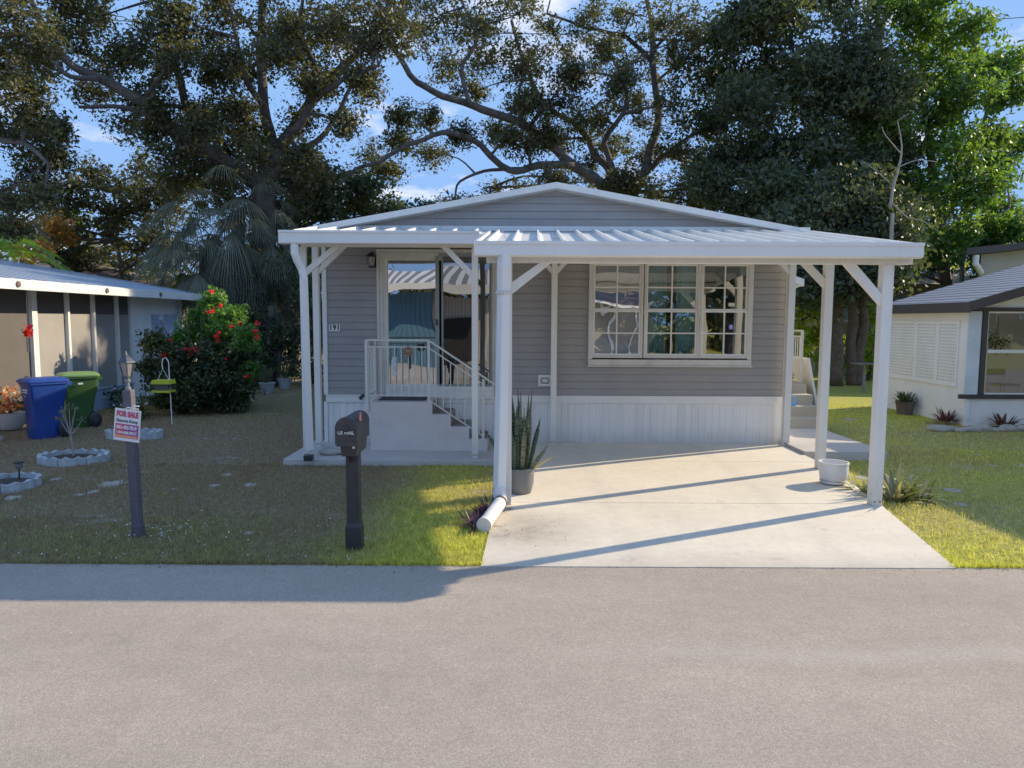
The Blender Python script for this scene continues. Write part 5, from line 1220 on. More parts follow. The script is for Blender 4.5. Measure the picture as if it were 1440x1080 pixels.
# --- oak C hanging in from the left edge
Y = 17
base = Vector((P(-160, 500, Y).x, Y, 0))
limbs = [([base, P(-150, 380, Y), P(-130, 200, Y), P(-90, 90, Y)], .38, .22), L([(-130,180),(-70,190),(-20,190),(30,200),(70,230)], Y, .14, .03, -1), L([(-100,100),(-40,60),(10,50),(60,60)], Y, .14, .03, -1), L([(-140,250),(-80,270),(-20,270),(30,260)], Y, .1, .03)]
bl = [(-30,30,60),(20,20,45),(10,80,40),(-20,130,50),(35,130,32),(20,190,38),(60,190,24),(-20,210,50),(40,240,30),(10,280,34),(75,225,18),(-30,290,50),(60,280,16),(50,60,30),(-60,90,60),(20,-40,60),(-60,-30,60),(20,320,18),(85,180,14),(45,165,26)]
tree('oak_tree', base, 'dark oak whose drooping leaves hang in from the left edge', .3, limbs, PB(bl, Y, 1.2, 4), 'oak_leaf', npc=100, lsize=.105, csize=.36, seed=12, clumps=13, droop=.3)

# --- dense tree on the right, dark
Y = 22
base = Vector((P(1180, 500, 21).x, 21, 0))
tb1 = [P(1176, 538, 21)*1, P(1178, 470, 21), P(1176, 400, 21), P(1170, 300, 22.5), P(1150, 200, 24), P(1120, 100, 25)]; tb1[0].z = 0
limbs = [(tb1, .19, .12), L([(1172,330),(1120,290),(1070,260),(1030,220)], 22.3, .14, .05, 2), L([(1160,240),(1200,180),(1230,110),(1240,30)], 23.5, .13, .05, 1.5), L([(1176,360),(1120,340),(1050,330)], 21.2, .12, .04, -1)]
for xs, xe in ((1197, 1201), (1207, 1224)):
    pts = [P(xs+2, 536, 21.2), P(xs, 500, 21.2), P((xs+xe)/2, 440, 21.2), P(xe, 380, 21.5), P(xe-5, 300, 23.5)]; pts[0].z = 0; limbs.append((pts, .165, .12))
bl = []
rnd = random.Random(2)
outl = [(1010,110,28),(1000,170,26),(1010,230,30),(1030,290,34),(1050,150,50),(1060,230,55),(1060,60,50),(1040,330,34),(1110,40,55),(1120,130,60),(1120,220,60),(1100,300,55),(1150,340,40),(1180,60,50),(1180,160,60),(1190,240,55),(1200,320,45),
 (1235,150,40),(1240,230,45),(1080,5,40),(1160,0,36),(1020,50,22),(1075,110,45),(1150,100,50),(1090,360,30),(1130,370,26),(1225,290,34),(1160,290,45),(1220,90,30),(1000,260,18),(1210,370,22),(1150,390,26),(1195,400,20),(1240,340,26),(1050,20,30)]
for r_ in range(1): bl += PB(outl, 24.6, 1.9, 6)+PB([(x+12, y-14, r*.8) for x, y, r in outl if x > 1030 and y > 110], 24.2, 2.2, 61)
bl += PB([(1160,340,36),(1200,300,36),(1240,330,30),(1180,270,36),(1140,290,34),(1220,270,34),(1160,400,26),(1200,390,24),(1240,390,22),(1120,350,30),(1225,355,30),(1130,400,24),(1175,375,26),(1100,320,34),(1260,300,26),(1090,260,30),(1255,360,22)], 20.8, 1.0, 16)
tree('shade_tree', base, 'dense dark shade tree with several trunks right of the carport', .3, limbs, bl, 'dense_leaf', bark='bark_pale', npc=135, lsize=.165, csize=.66, seed=21, clumps=18, leaf_up=.1, droop=.9)
# --- brighter tree at the right edge
Y = 25.5
base = Vector((P(1330, 500, Y).x, Y, 0))
limbs = [([base, P(1330, 420, Y), P(1322, 340, Y), P(1310, 240, Y), P(1300, 120, Y), P(1290, 20, Y)], .26, .07), L([(1320,320),(1350,260),(1380,180),(1390,110)], Y, .12, .04), L([(1318,300),(1280,220),(1260,130)], Y, .12, .04), L([(1326,380),(1290,330),(1260,300)], Y, .09, .03), L([(1325,350),(1370,330),(1420,290)], Y, .1, .03)]
bl = [(1270,60,45),(1300,20,45),(1320,90,50),(1350,50,35),(1280,130,50),(1330,160,55),(1370,130,36),(1290,210,55),(1350,220,50),(1390,190,28),(1310,280,50),(1370,280,45),(1260,270,38),(1290,330,36),(1340,340,36),(1385,340,28),(1410,300,36),(1400,240,26),(1410,90,26),(1425,130,26),(1425,200,22),(1430,330,26),(1300,-30,40),(1250,10,36),(1240,190,36),(1265,350,22),(1250,385,15),(1360,100,30),(1225,392,14)]
tree('leafy_tree', base, 'bright green leafy tree at the right edge, sunlit on its right flank', .3, limbs, PB(bl, Y, 2.2, 7), 'bright_leaf', bark='bark_pale', npc=105, lsize=.19, csize=.62, seed=31, clumps=13, leaf_up=.1, droop=.8)
# dead bare branch in front of the right trees
mb = MB(); Yd = 19.4
for pts, a, b in (([(1252,292),(1256,262),(1264,235),(1268,205),(1262,170)], .05, .012), ([(1264,235),(1290,225),(1318,228)], .02, .008), ([(1266,215),(1245,190),(1240,178)], .018, .006), ([(1256,262),(1232,240),(1210,225)], .016, .006), ([(1254,285),(1275,305),(1300,312),(1325,330)], .02, .006), ([(1262,170),(1278,160)], .01, .005), ([(1255,300),(1253,340),(1251,400)], .05, .06)):
    limb(mb, [P(x, y, Yd+.02*i) for i, (x, y) in enumerate(pts)], a, b, 6, 3)
q = P(1251, 400, Yd); limb(mb, [q, Vector((q.x, Yd, q.z*.5)), Vector((q.x+.05, Yd, 0))], .06, .08, 7, 3)
tag(mb.build('dead_tree', M['twig_pale'], smooth='all'), 'slim dead tree with bare pale twigs before the right foliage', 'tree', 'trees behind the house')

# --- smaller trees of the backdrop
def bush_tree(name, px, base_py, Yb, lst, label, leaf, seed, npc=60, lsize=.18, csize=.5, clumps=10, r=.16, group='trees behind the house', cat_='tree'):
    b_ = Vector((P(px, 500, Yb).x, Yb, 0)); top_ = P(lst[0][0], lst[0][1], Yb)
    return tree(name, b_, label, r, [([b_, b_.lerp(top_, .4)+Vector((.15, 0, 0)), top_], r, .04)], PB(lst, Yb, 1.2, seed), leaf, npc=npc, lsize=lsize, csize=csize, seed=seed, clumps=clumps, group=group, cat_=cat_)
bush_tree('background_tree', 170, 400, 27, [(160,270,40),(110,290,36),(200,250,40),(230,300,50),(150,330,46),(100,350,34),(200,350,45),(250,350,40),(90,320,24),(130,245,26),(270,270,40),(190,300,40),(120,380,40),(180,400,40),(240,400,40),(90,260,26),(210,270,34),(250,260,34),(140,310,36),(80,340,30),(210,330,36)], 'dark broad tree behind the brown shingled roof on the left', 'oak_leaf', 41, clumps=14)
bush_tree('background_tree', 410, 400, 24, [(410,250,30),(440,280,34),(380,290,34),(470,300,32),(420,320,40),(500,290,28),(540,300,22),(470,340,30),(390,350,40),(430,380,40),(515,265,20),(455,250,22)], 'rounded dark tree just left of the white gable peak', 'shrub_leaf', 42, clumps=15)
bush_tree('background_tree', 560, 400, 25, [(520,290,30),(560,300,26),(600,305,20),(640,300,20),(540,325,30),(600,325,24)], 'low dark tree peeking over the left roof slope', 'dense_leaf', 43)
bush_tree('background_tree', 60, 400, 25, [(75,315,20),(50,320,26),(85,335,20),(40,350,30)], 'small tree with orange blossom above the blue metal roof', 'orange_leaf', 44, npc=50, clumps=7, csize=.35)
bush_tree('background_tree', 20, 400, 33, [(30,320,40),(80,300,36),(110,320,30),(60,350,40),(-10,300,50)], 'pale green tree far behind the blue metal roof', 'bright_leaf', 47)
bush_tree('background_tree', 1010, 400, 29, [(1000,320,40),(960,330,40),(1040,340,50),(900,330,40),(1100,380,50),(1160,400,50),(850,330,40),(1080,330,50)], 'dark tree filling the gap behind the right roof slope', 'dense_leaf', 45, clumps=14)
bush_tree('background_tree', 1400, 400, 30, [(1400,330,40),(1350,340,40),(1440,320,50),(1370,360,34),(1430,360,30)], 'yellowish tree behind the flat dark eave at right', 'yellow_leaf', 46, npc=45)
bush_tree('garden_shrub', 1130, 500, 24, [(1130,450,20),(1122,480,20),(1142,430,16),(1135,500,18),(1120,430,18),(1150,470,14)], 'sunlit yellow-green shrub behind the side steps railing', 'yellow_leaf', 51, r=.05, csize=.3, clumps=9, lsize=.15, group='sunlit shrubs in the back garden', cat_='shrub')
bush_tree('garden_shrub', 1222, 500, 23, [(1222,450,14),(1232,480,16),(1218,500,14),(1228,440,12),(1215,530,12),(1236,510,12)], 'sunlit shrub between the trunks and the lattice wall', 'yellow_leaf', 52, r=.05, csize=.3, clumps=8, lsize=.15, group='sunlit shrubs in the back garden', cat_='shrub')
bush_tree('garden_shrub', 1190, 520, 25, [(1190,510,12),(1200,530,12),(1185,480,10)], 'low yellow shrub seen between the tree trunks', 'yellow_leaf', 53, r=.04, csize=.25, clumps=8, lsize=.13, group='sunlit shrubs in the back garden', cat_='shrub')
bs = Vector((9.5, -9.5, 0)); rnd = random.Random(6)
tree('street_tree', bs, 'dark broad tree across the street, right of the cream house', .25, [([bs, bs+Vector((0,0,2)), bs+Vector((.3,0,4.5))], .25, .1)], [(bs+Vector((rnd.uniform(-3,3.5), rnd.uniform(-1.5,1.5), rnd.uniform(1.0,6.5))), 1.1) for _ in range(36)], 'dense_leaf', npc=55, lsize=.2, csize=.55, seed=66, clumps=9, group='trees across the street')
bush_tree('background_tree', 700, 400, 30, [(690,265,22),(730,262,20),(660,285,24),(780,250,18),(830,255,22),(870,265,26),(910,285,28),(950,300,30),(620,295,24)], 'wispy tree just showing above the gable ridge', 'oak_leaf', 48, npc=45, clumps=8, lsize=.15)
bush_tree('background_tree', 1290, 400, 29, [(1290,350,34),(1320,370,30),(1260,380,34),(1230,360,34),(1300,300,30),(1340,320,30),(1390,370,22),(1240,410,26)], 'dark tree behind the tan roofed house on the right', 'dense_leaf', 49, clumps=13)
# far-off wood closing the horizon
rng = np.random.default_rng(77); n = 1500
X = rng.uniform(-75, 75, n); Yw = rng.uniform(46, 60, n); Z = rng.random(n)**.8*(6.0+1.6*np.sin(X*.35)+1.2*np.sin(X*.9+1))
V, F = leaf_arrays(np.stack([X, Yw, Z], 1), 1.5, 42, .6, rng, up=.1)
tag(npmesh('distant_wood', V, F, M['oak_leaf']), 'far-off belt of dark woodland along the horizon', 'woodland', None, 'stuff')
n = 500; X = rng.uniform(-30, 40, n); Z = rng.random(n)*4.5
V, F = leaf_arrays(np.stack([X, np.full(n, -26.)+rng.uniform(-2, 2, n), Z], 1), 1.4, 40, .6, rng, up=.1)
tag(npmesh('street_side_wood', V, F, M['oak_leaf']), 'belt of dark trees behind the houses across the street', 'woodland', None, 'stuff')

# --- shrubs on the left
def shrub(name, px, Yb, lst, label, leaf, seed, **k):
    return bush_tree(name, px, 0, Yb, lst, label, leaf, seed, group=k.pop('group', 'shrubs between the two houses'), cat_='shrub', **k)
fsY = 14.8
def PBs(lst, Y, yv, seed): return PB(lst, Y, yv, seed)
fb = thing('flowering_bush', (P(285, 500, fsY).x, fsY, 0), 'large rounded bush dotted with red flowers beside the white side wall', 'bush')
mb = MB(); b_ = Vector((P(285, 500, fsY).x, fsY, 0)); rnd = random.Random(5)
for k in range(9): a_ = rnd.uniform(0, 6.28); limb(mb, [b_+Vector((.1*math.cos(a_), .1*math.sin(a_), 0)), b_+Vector((.4*math.cos(a_), .3*math.sin(a_), .8)), b_+Vector((.9*math.cos(a_), .6*math.sin(a_), 1.5+.5*rnd.random()))], .03, .01, 5)
mb.build('stems', M['bark'], fb)
rng = np.random.default_rng(3)
low = PB([(225,540,22),(240,500,26),(270,520,32),(300,550,28),(320,510,32),(340,545,20),(260,565,18),(300,490,30),(215,515,16),(235,565,14),(285,575,14),(330,570,16),(345,500,18),(215,480,14)], fsY, .6, 5)+PB([(255,525,24),(285,545,24),(300,520,26),(270,555,20),(310,560,20),(240,545,18),(325,535,20),(285,500,22),(255,500,20)], fsY-.75, .2, 15)
hi = PB([(272,462,16),(290,450,20),(300,430,20),(320,455,26),(345,475,18),(260,475,24),(305,470,24),(304,426,12),(330,440,14),(248,485,12),(352,520,8),(350,490,12)], fsY, .6, 6)
def clump(bl, k, rnd):
    out = []
    for c, r in bl:
        for _ in range(k):
            d = Vector((rnd.gauss(0,1), rnd.gauss(0,1), rnd.gauss(0,1))).normalized(); out.append(tuple(c+d*r*rnd.random()**.4))
    return np.array([q for q in out if q[2] > .05])
V, F = leaf_arrays(clump(low, 20, rnd), .17, 46, .09, rng); npmesh('lower_foliage', V, F, M['shrub_leaf'], fb)
V, F = leaf_arrays(clump(hi, 22, rnd), .15, 40, .095, rng); npmesh('upper_foliage', V, F, M['vine_leaf'], fb)
fl_ = [(298,410,3.5),(293,439,4),(300,437,3),(310,430,3),(262,491,4.5),(270,494,5.5),(276,491,4.5),(231,499,4),(338,455,3.5),(362,454,4),(359,466,3.5),(361,474,3.5),(305,473,4),(306,479,3.5),(347,529,4),(308,468,3),(325,460,2.5),(240,478,2),(318,505,2)]
for px_, py_, r_ in fl_:
    c = P(px_, py_, fsY-.9); V, F = leaf_arrays(np.array([tuple(c)]), r_*.0145, 26, .05, rng, aspect=.8); npmesh('flower', V, F, M['red_petal'], fb)
shrub('dark_shrub', 385, 20.0, [(385,400,34),(360,430,32),(410,430,34),(380,460,36),(420,470,30),(350,470,28),(390,500,36),(360,520,30),(420,510,30),(400,380,22),(430,400,18),(350,400,22)], 'tall dark shrub behind the two potted plants', 'shrub_leaf', 61, r=.08, csize=.3, clumps=12, lsize=.11)
shrub('dark_shrub', 330, 21.3, [(330,430,28),(310,400,30),(340,400,26),(290,420,26),(320,470,26),(270,410,24),(300,450,24)], 'dark shrub rising behind the red-flowered bush', 'shrub_leaf', 62, r=.08, csize=.32, clumps=12, lsize=.12)
shrub('dark_shrub', 440, 21.0, [(450,440,24),(440,480,26),(450,400,24),(440,520,24),(430,360,24),(465,360,16)], 'dark shrub seen past the left corner posts of the porch', 'shrub_leaf', 63, r=.07, csize=.32, clumps=12, lsize=.12)

# --- cabbage palms
def fan(mbV, c, direc, size, rng, nb=26, spread=2.5, droop=.55):
    d = Vector(direc).normalized(); s_ = d.cross(Vector((0,0,1)));
    s_ = s_.normalized() if s_.length > .05 else Vector((1,0,0)); B, D, Ln = [], [], []
    for k in range(nb):
        a = (k/(nb-1)-.5)*spread*1.15; q = (d*math.cos(a)+s_*math.sin(a)); B.append(tuple(c)); D.append(tuple(q)); Ln.append(size*(1-.25*abs(a)/1.4)*rng.uniform(.85, 1.05))
    mbV.append(blades_arrays(np.array(B), np.array(D), np.array(Ln),   .030*size/.8, rng, bend=droop*rng.uniform(.8, 1.3), seg=4))
def cabbage(px, Yp, crown_py, size, label, seed, n=34, low=1.2, dead=16):
    rnd = random.Random(seed); rng = np.random.default_rng(seed)
    c = P(px, crown_py, Yp); b = Vector((c.x+rnd.uniform(-.2, .2), Yp, 0)); r_ = thing('cabbage_palm', tuple(b), label, 'palm', 'cabbage palms left of the house')
    mb = MB(); mb.tube([b, b.lerp(c, .5), c], [.2, .17, .19], 10); mb.build('trunk', M['bark'], r_, smooth='all')
    parts, pet, dd = [], MB(), []
    for k in range(n+dead):
        az = k*2.4; isd = k >= n
        el = rnd.uniform(-1.35, -.8) if isd else (.95-1.95*(k/n))
        d = Vector((math.cos(az)*math.cos(el), math.sin(az)*math.cos(el), math.sin(el))); L_ = size*rnd.uniform(.65, 1.0)*(1.0 if not isd else .8)
        e = c+d*L_+Vector((0, 0, -.12*L_)); pet.tube([c, c+d*L_*.5+Vector((0,0,.03)), e], [.018, .012, .008], 4)
        fd_ = d+Vector((0, 0, -.35)); fan(dd if isd else parts, e-d*.1, fd_, size*rnd.uniform(.5, .7), rng, 30, 2.3, .85 if not isd else .9)
    pet.build('petioles', M['palm_leaf'], r_)
    V, F = cat(parts); npmesh('fronds', V, F, M['palm_leaf'], r_)
    if dd: V, F = cat(dd); npmesh('dry_fronds', V, F, M['palm_dead'], r_)
cabbage(335, 20.5, 300, 1.75, 'tall cabbage palm with grey-green fan fronds left of the house', 71)
cabbage(290, 20.0, 352, 1.6, 'lower shaggy cabbage palm right above the flowering bush', 72)
cabbage(385, 20.9, 368, 1.5, 'cabbage palm closest to the porch, with hanging fronds', 73, n=26)
# --- areca palm beyond the left edge
def pinnate(parts, rach, c, az, L_, el, rng, n=34, ll=.55):
    d = Vector((math.cos(az)*math.cos(el), math.sin(az)*math.cos(el), math.sin(el))); pts = []
    for i in range(9):
        f = i/8; pts.append(c+d*L_*f+Vector((0, 0, -L_*.55*f*f)))
    rach.tube(pts, [.02*(1-.8*i/8) for i in range(9)], 5)
    B, D, Ls = [], [], []
    for k in range(n):
        f = .15+.85*k/n; i = min(7, int(f*8)); p = pts[i].lerp(pts[i+1], f*8-i); t_ = (pts[i+1]-pts[i]).normalized(); s_ = t_.cross(Vector((0,0,1))).normalized()
        for sg_ in (-1, 1): B.append(tuple(p)); D.append(tuple((t_*.6+s_*sg_*.8+Vector((0,0,.15))).normalized())); Ls.append(ll*(1-.5*abs(f-.45)))
    parts.append(blades_arrays(np.array(B), np.array(D), np.array(Ls), .04, rng, bend=.3, seg=3))
cA = P(-6, 350, 21); rA = thing('areca_palm', (cA.x, 22, 0), 'bright green feather palm arching in above the blue roof at left', 'palm')
rng = np.random.default_rng(9); mb = MB(); parts = []; rnd = random.Random(9)
mb.tube([(cA.x, 22, 0), cA], [.09, .07], 8)
for k in range(15): pinnate(parts, mb, cA, k*2.4, rnd.uniform(1.6, 2.3), rnd.uniform(.15, .95), rng)
mb.build('trunk', M['areca_leaf'], rA); V, F = cat(parts); npmesh('fronds', V, F, M['areca_leaf'], rA)

# --- strap-leaved plants
def rosette(name, c, n, length, width, label, cat_, leaf, seed, el=(.5, 1.3), bend=.35, group=None, spread=.05, pot=None, seg=5):
    rng = np.random.default_rng(seed); r_ = thing(name, tuple(c), label, cat_, group)
    az = rng.uniform(0, 6.283, n); e = rng.uniform(el[0], el[1], n); D = np.stack([np.cos(az)*np.cos(e), np.sin(az)*np.cos(e), np.sin(e)], 1)
    B = np.array([tuple(c)]*n)+np.stack([np.cos(az)*spread, np.sin(az)*spread, np.zeros(n)], 1)*rng.random((n, 1))
    V, F = blades_arrays(B, D, length*rng.uniform(.6, 1.05, n), width*rng.uniform(.7, 1.1, n), rng, bend=bend*rng.uniform(.5, 1.4, n), seg=seg)
    npmesh('leaves', V, F, M[leaf], r_)
    return r_
# snake plant in grey pot
g = G(727, 700, .03); gc = (g.x+.03, g.y+.16, .035)
pt = thing('potted_snake_plant', gc, 'tall snake plant in a grey pot behind the corner post of the driveway', 'potted plant')
mb = MB(); mb.lathe(gc, [(.10,0),(.125,.02),(.15,.12),(.158,.27),(.163,.275),(.163,.29),(.145,.29),(.14,.25),(.0,.245)], 28); mb.build('pot', M['pot_grey'], pt, smooth=True)
rnd = random.Random(4); parts = []; 
def strap(mb, b, d, L_, w_, tw_, bend, n=7):
    side = Vector((math.cos(tw_), math.sin(tw_), 0)); vs = []
    for i in range(n+1):
        f = i/n; p = b+d*L_*f+Vector((d.x, d.y, 0))*bend*f*f-Vector((0,0,1))*bend*.3*f*f; ww = w_*(.55+.9*f*(1-f)*2)*(1 if f < .75 else (1-(f-.75)*3.9))
        q = side*ww/2; c_ = d.cross(side).normalized()*w_*.12
        vs += [p-q, p+c_, p+q]
    fs = [(3*i+a, 3*i+a+1, 3*i+a+4, 3*i+a+3) for i in range(n) for a in (0, 1)]
    mb.add(vs, fs)
t = NT('snake_plant_leaf'); pz = t.pos(); nn = t.noise(pz, 9, 3, .5, stretch=(1, 1, 9)); ri = t.n('ShaderNodeNewGeometry').outputs['Random Per Island']
cc_ = t.ramp(nn, [(.42, (.022,.040,.022)), (.56, (.12,.15,.09))]); cc_ = t.mix(1.0, cc_, t.ramp(ri, [(0, .6), (1, 1.3)]), 'MULTIPLY'); t.bsdf(cc_, .4); M['snake'] = t.m
mb = MB()
for k in range(26):
    a = k*2.4; rr_ = .02+.09*(k/26); b = Vector((gc[0]+rr_*math.cos(a), gc[1]+rr_*math.sin(a), gc[2]+.24)); h = rnd.uniform(.55, 1.0)*(1-.2*k/26)
    tl_ = .04+.22*(k/26)*rnd.random(); d = Vector((math.cos(a)*tl_, math.sin(a)*tl_, 1)).normalized(); strap(mb, b, d, h, rnd.uniform(.045, .065), rnd.uniform(0, 3.1), .03)
mb.build('leaves', M['snake'], pt)
mb = MB(); b = Vector((gc[0]-.08, gc[1]-.05, gc[2]+.2)); strap(mb, b, Vector((-.42, -.1, .85)).normalized(), .62, .06, .2, .08); strap(mb, b+Vector((.15,0,0)), Vector((.45, -.1, .8)).normalized(), .42, .06, .2, .05); mb.build('outer_leaf', M['snake'], pt)
mb = MB(); strap(mb, b+Vector((.17,0,.03)), Vector((.7, -.1, .65)).normalized(), .33, .05, .2, .05); mb.build('yellow_leaf', M['agave_leaf'], pt)
# purple plant by the drain pipe
for k, (x, y) in enumerate(((683, 722), (667, 738), (694, 714))):
    g = G(x, y+8); rosette('purple_plant', (g.x, g.y+.05, .01), 60, .23, .032, ['purple rosette plant in the middle of the row by the drain pipe', 'purple rosette plant nearest the road beside the drain pipe', 'purple rosette plant tucked against the corner downspout'][k], 'plant', 'purple_leaf', 80+k, (.2, 1.3), .3, 'purple plants beside the drain pipe', .1)
# agave-like clump by the right post
for k, (x, y, n_, L_, lb) in enumerate(((1262, 706, 70, .56, 'spiky variegated clump of strap leaves right of the front right post'), (1293, 704, 44, .42, 'smaller spiky clump at the right end of the bed by the post'), (1222, 697, 44, .34, 'low green spiky clump just left of the front right post'))):
    g = G(x, y); rosette('spiky_plant', (g.x, g.y+.05, .0), n_, L_, .06, lb, 'plant', 'agave_leaf', 90+k, (.1, 1.35), .3, 'spiky plants around the right post', .12)
# plants along the right neighbour wall
for k, (x, y, n_, L_, lf_, lb) in enumerate(((1272, 583, 60, .42, 'shrub_leaf', 'dark green spiky plant in a brown pot by the lattice wall'), (1331, 596, 60, .42, 'croton_leaf', 'reddish croton at the white corner of the right house'), (1411, 603, 60, .42, 'croton_leaf', 'reddish croton under the dark framed window'))):
    g = G(x, y); o_ = rosette('potted_plant' if k == 0 else 'croton', (g.x, g.y, .26 if k == 0 else .05), n_, L_, .05, lb, 'plant', lf_, 100+k, (.1, 1.4), .35, 'plants along the right house wall', .14)
    if k == 0: mb = MB(); mb.lathe((g.x, g.y, 0), [(.14,0),(.19,.28),(.16,.28),(.0,.25)], 18); mb.build('pot', M['pot_clay'], o_, smooth=True)
# pots by the shrub on the left
for k, (x, y, hgt, lb) in enumerate(((376, 553, .55, 'left pale pot with a dry upright plant beside the flowering bush'), (401, 546, .75, 'right pale pot with a taller dry upright plant'))):
    g = G(x, y); o_ = rosette('potted_shrub', (g.x, g.y, .28), 90, hgt, .02, lb, 'potted plant', 'olive_leaf', 110+k, (.95, 1.5), .08, 'pale pots beside the flowering bush', .12)
    mb = MB(); mb.lathe((g.x, g.y, 0), [(.13,0),(.19,.25),(.205,.25),(.205,.28),(.175,.28),(.0,.24)], 18); mb.build('pot', M['pot_pale'], o_, smooth=True)
# bare sapling in planter ring, with few olive leaves
g = c1; sp_ = thing('young_tree', (g.x, g.y, .03), 'bare young tree with a few grey leaves in the scalloped ring', 'sapling')
mb = MB(); b = Vector((g.x, g.y, .02)); f_ = P(99, 612, g.y)
limb(mb, [b, b.lerp(f_, .5)+Vector((.01,0,0)), f_], .016, .011, 6)
tips = []
for x, y in ((88,578),(97,572),(84,590),(106,575),(116,590),(92,583),(103,585),(112,600)):
    e = P(x, y, g.y+random.uniform(-.08, .08)); tips.append(tuple(e)); limb(mb, [f_, f_.lerp(e, .5)+Vector((0,0,-.01)), e], .008, .003, 4)
mb.build('trunk', M['twig_pale'], sp_); V, F = leaf_arrays(np.array(tips[:5]+tips[:3]), .055, 18, .04, rng); npmesh('crown', V, F, M['olive_leaf'], sp_)
# flowers pot at left edge and hanging red flower
g = G(10, 606); fp = thing('flower_pot', (g.x, g.y, .06), 'pale pot of orange and white flowers at the left edge', 'potted plant')
mb = MB(); mb.lathe((g.x, g.y+.1, .02), [(.15,0),(.22,.12),(.24,.28),(.2,.28),(.0,.25)], 20); mb.build('pot', M['slab'], fp, smooth=True)
V, F = leaf_arrays(np.array([(g.x+dx, g.y+.05+dy, dz) for dx, dy, dz in ((0,0,.5),(.15,0,.42),(-.15,0,.45),(.05,-.1,.38),(-.1,-.1,.36),(.18,.05,.6),(0,.1,.68),(-.2,.1,.62))]), .13, 60, .05, rng, aspect=.8); npmesh('flowers', V, F, M['orange_petal'], fp)
V, F = leaf_arrays(np.array([(g.x+dx, g.y+.05, dz) for dx, dz in ((0,.34),(.12,.3),(-.12,.3),(.1,.5))]), .15, 50, .05, rng); npmesh('foliage', V, F, M['shrub_leaf'], fp)
c = P(40, 470, 12.0); hf = thing('hanging_flower', tuple(c), 'red flower ornament hanging from the screened porch eave', 'ornament')
V, F = leaf_arrays(np.array([tuple(c+Vector((0,0,.06)))]), .10, 60, .07, rng, aspect=.9); npmesh('petals', V, F, M['red_petal'], hf)
mb = MB(); mb.tube([c+Vector((0,0,.1)), Vector((c.x, 12.0, ez-.1))], .004, 4); 
for k in (-.03, 0, .03): mb.tube([c+Vector((k,0,0)), c+Vector((k,0,-.3))], .009, 5)
mb.build('chimes', M['grey_metal'], hf)
# low bedding along the left house
for k, (x, y) in enumerate(((205, 585), (160, 575), (190, 590))):
    g = G(x, y); bd_ = thing('bedding_plant', (g.x, g.y, 0), ['low leafy bedding plant behind the FOR SALE sign', 'low bedding plant under the pale blue knee wall', 'dark low bedding plant left of the yellow feeder'][k], 'plant', 'bedding plants by the left house')
    V, F = leaf_arrays(np.array([(g.x+rng.uniform(-.3,.3), g.y+rng.uniform(-.15,.15), rng.uniform(.05,.4)) for _ in range(16)]), .13, 28, .07, rng); npmesh('foliage', V, F, M['shrub_leaf'], bd_)
    V, F = leaf_arrays(np.array([(g.x+rng.uniform(-.3,.3), g.y-.15, rng.uniform(.1,.45)) for _ in range(6)]), .03, 8, .04, rng); npmesh('blossoms', V, F, M['pale_petal'] if 'pale_petal' in M else M['white_ink'], bd_)
# hanging plant in the right neighbour window
c = P(1402, 482, ny+.9); hp = thing('hanging_plant', tuple(c), 'dark hanging plant inside the right neighbour window', 'plant')
V, F = leaf_arrays(np.array([tuple(c+Vector((dx, 0, dz))) for dx, dz in ((0,0),(.15,.02),(-.15,0),(.05,-.12),(-.08,.1))]), .14, 60, .06, rng); npmesh('foliage', V, F, M['shrub_leaf'], hp)
mb = MB(); mb.tube([c, c+Vector((0,0,.5))], .004, 4); mb.build('hanger', M['black'], hp)
# rocks along the right neighbour wall
rnd = random.Random(8)
for k in range(12):
    x = 1318+k*11; g = G(x, 606+1.2*rnd.random()); s_ = rnd.uniform(.06, .13); mb = MB(); mb.add(*lump((g.x, g.y, s_*.3), s_*1.3, s_, s_*.6, k+2, 12, 7, .4))
    tag(mb.build('border_rock', M['rock'], smooth='all'), 'pale border rock in the row along the right house wall', 'rock', 'border rocks along the right house wall')

# ================================================================== GRASS
rng = np.random.default_rng(123)
def field(n, x0, x1, y0, y1, yp=1.0):
    X = rng.uniform(x0, x1, n); Yg = y0+(y1-y0)*rng.random(n)**yp; return np.stack([X, Yg], 1)
pts = np.concatenate([field(150000, -5.6, -.1, 5.37, 9.2, 1.25), field(60000, 3.2, 7.5, 5.37, 10.5, 1.2), field(50000, -10, -2.9, 8.5, 15, 1.2), field(25000, 4.9, 9.5, 9.5, 16), field(9000, -5.6, -.1, 5.345, 5.40), field(4500, 3.3, 7, 5.345, 5.40)])
X, Yg = pts[:, 0], pts[:, 1]
keep = np.ones(len(X), bool)
lxv = -.235+(Yg-5.33)*.045; rxv = np.where(Yg < 7.1, 3.43+(Yg-5.33)*.19, 3.765+(Yg-7.1)*.115)
keep &= ~((X > lxv+.012) & (X < rxv-.012) & (Yg < 9.2)); keep &= ~((X > -3.0) & (X < 4.1) & (Yg > 9.12)); keep &= ~((X > 3.9) & (X < 5.16) & (Yg > 9.61) & (Yg < 13.4)); keep &= ~(X < lx_+.02) | (Yg < 9) 
keep &= ~((X > nx-.02) & (Yg > ny-.03))
for c, a, b in ((c1, .44, .34), (c2, .33, .36), (c3, .45, .2)): keep &= ~((((X-c.x)/a)**2+((Yg-c.y)/b)**2) < 1)
X, Yg = X[keep], Yg[keep]
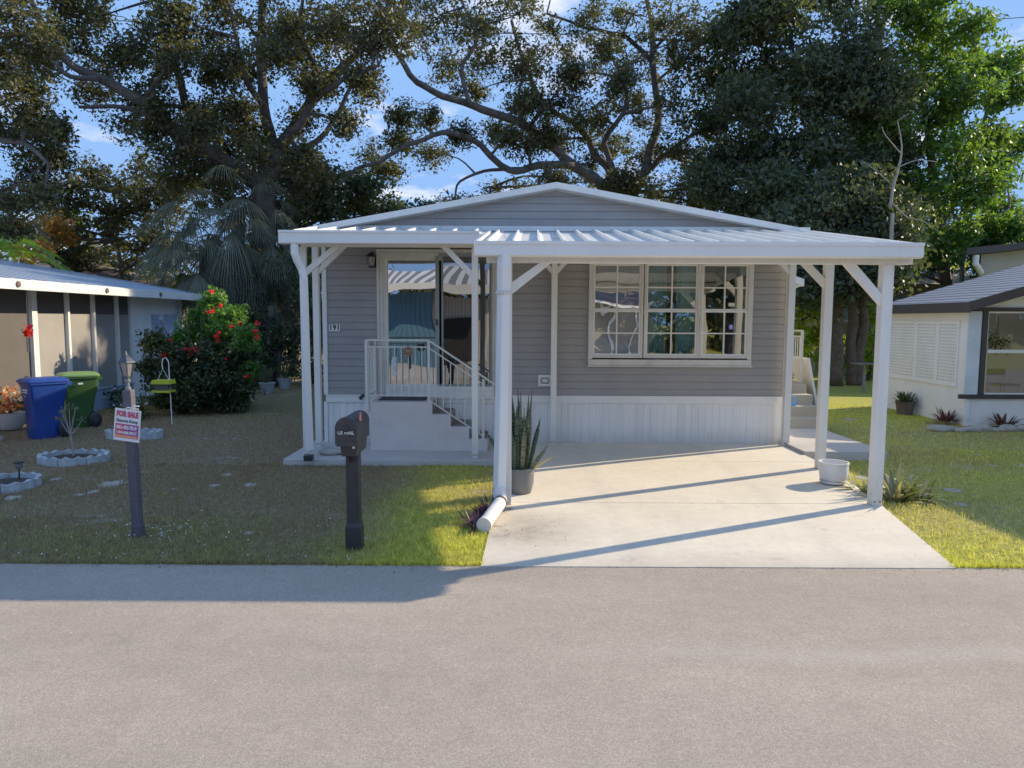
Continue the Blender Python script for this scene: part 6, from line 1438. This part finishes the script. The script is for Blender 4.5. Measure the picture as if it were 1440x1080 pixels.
# thin the blades in the dry patches so that soil shows
def vnoise(x, y, s, k):
    xs, ys = x*s+k*17.3, y*s+k*5.1; return .5+.25*(np.sin(xs*1.7+1.3*np.sin(ys*1.1+k))+np.sin(ys*1.9+1.7*np.sin(xs*.8+2*k)))
cov = .35+.65*vnoise(X, Yg, 1.6, 1)*(.6+.4*vnoise(X, Yg, 5, 2)); edge_ = (Yg < 6.7) | (X > -1.2); k_ = rng.random(len(X)) < np.where(edge_, cov+.25, cov)
for sx_, sy_, ra, rb2 in SANDS: k_ &= ~(((((X-sx_)/ra)**2+((Yg-sy_)/rb2)**2) < .8) & (rng.random(len(X)) < .85))
X, Yg = X[k_], Yg[k_]; n = len(X)
az = rng.uniform(0, 6.283, n); e = rng.uniform(.35, 1.35, n); Ln = rng.uniform(.018, .048, n)*np.where((X > -1.4) & (Yg < 7.6), 1.15, 1)*(1+.5*vnoise(X, Yg, 3, 3)); wd = np.where(Yg > 9, .009, .0055)
D = np.stack([np.cos(az)*np.cos(e), np.sin(az)*np.cos(e), np.sin(e)], 1)*Ln[:, None]; S = np.stack([-np.sin(az), np.cos(az), np.zeros(n)], 1)*wd[:, None]
B = np.stack([X, Yg, np.zeros(n)], 1); V = np.stack([B-S*.5, B+S*.5, B+D], 1).reshape(-1, 3)
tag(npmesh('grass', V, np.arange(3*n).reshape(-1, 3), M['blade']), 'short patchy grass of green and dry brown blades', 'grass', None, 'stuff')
# tiny white clover flowers scattered by the kerbless road edge
n = 260; X = np.concatenate([rng.normal(P(210,760,6).x, .28, 110), rng.uniform(-5, -1.2, 150)]); Yg = np.concatenate([rng.normal(6.15, .16, 110), 5.4+1.5*rng.random(150)**1.6])
V, F = leaf_arrays(np.stack([X, Yg, np.full(n, .035)], 1), .004, 2, .011, rng, up=1.5, aspect=1.0)
tag(npmesh('clover_flowers', V, F, M['white_ink']), 'tiny white flowers and flecks scattered in the roadside grass', 'flowers', None, 'stuff')
# fallen leaves and grit along the road edge and on the driveway
n = 500; X = np.concatenate([rng.uniform(-6, 7, 350), rng.uniform(-.1, .5, 90), rng.uniform(3.2, 4.2, 60)]); Yg = np.concatenate([5.33-.16*rng.random(350)**2, rng.uniform(5.7, 6.7, 90), rng.uniform(5.4, 9, 60)])
Zg = np.where(Yg > 5.35, .012+(.068)*np.clip((Yg-5.37)/3.76, 0, 1)+.006, .012)
V, F = leaf_arrays(np.stack([X, Yg, Zg], 1), .003, 1, .014, rng, up=3, aspect=.6)
tag(npmesh('leaf_litter', V, F, M['soil']), 'scattered dead leaf bits and grit along the road edge', 'litter', None, 'stuff')
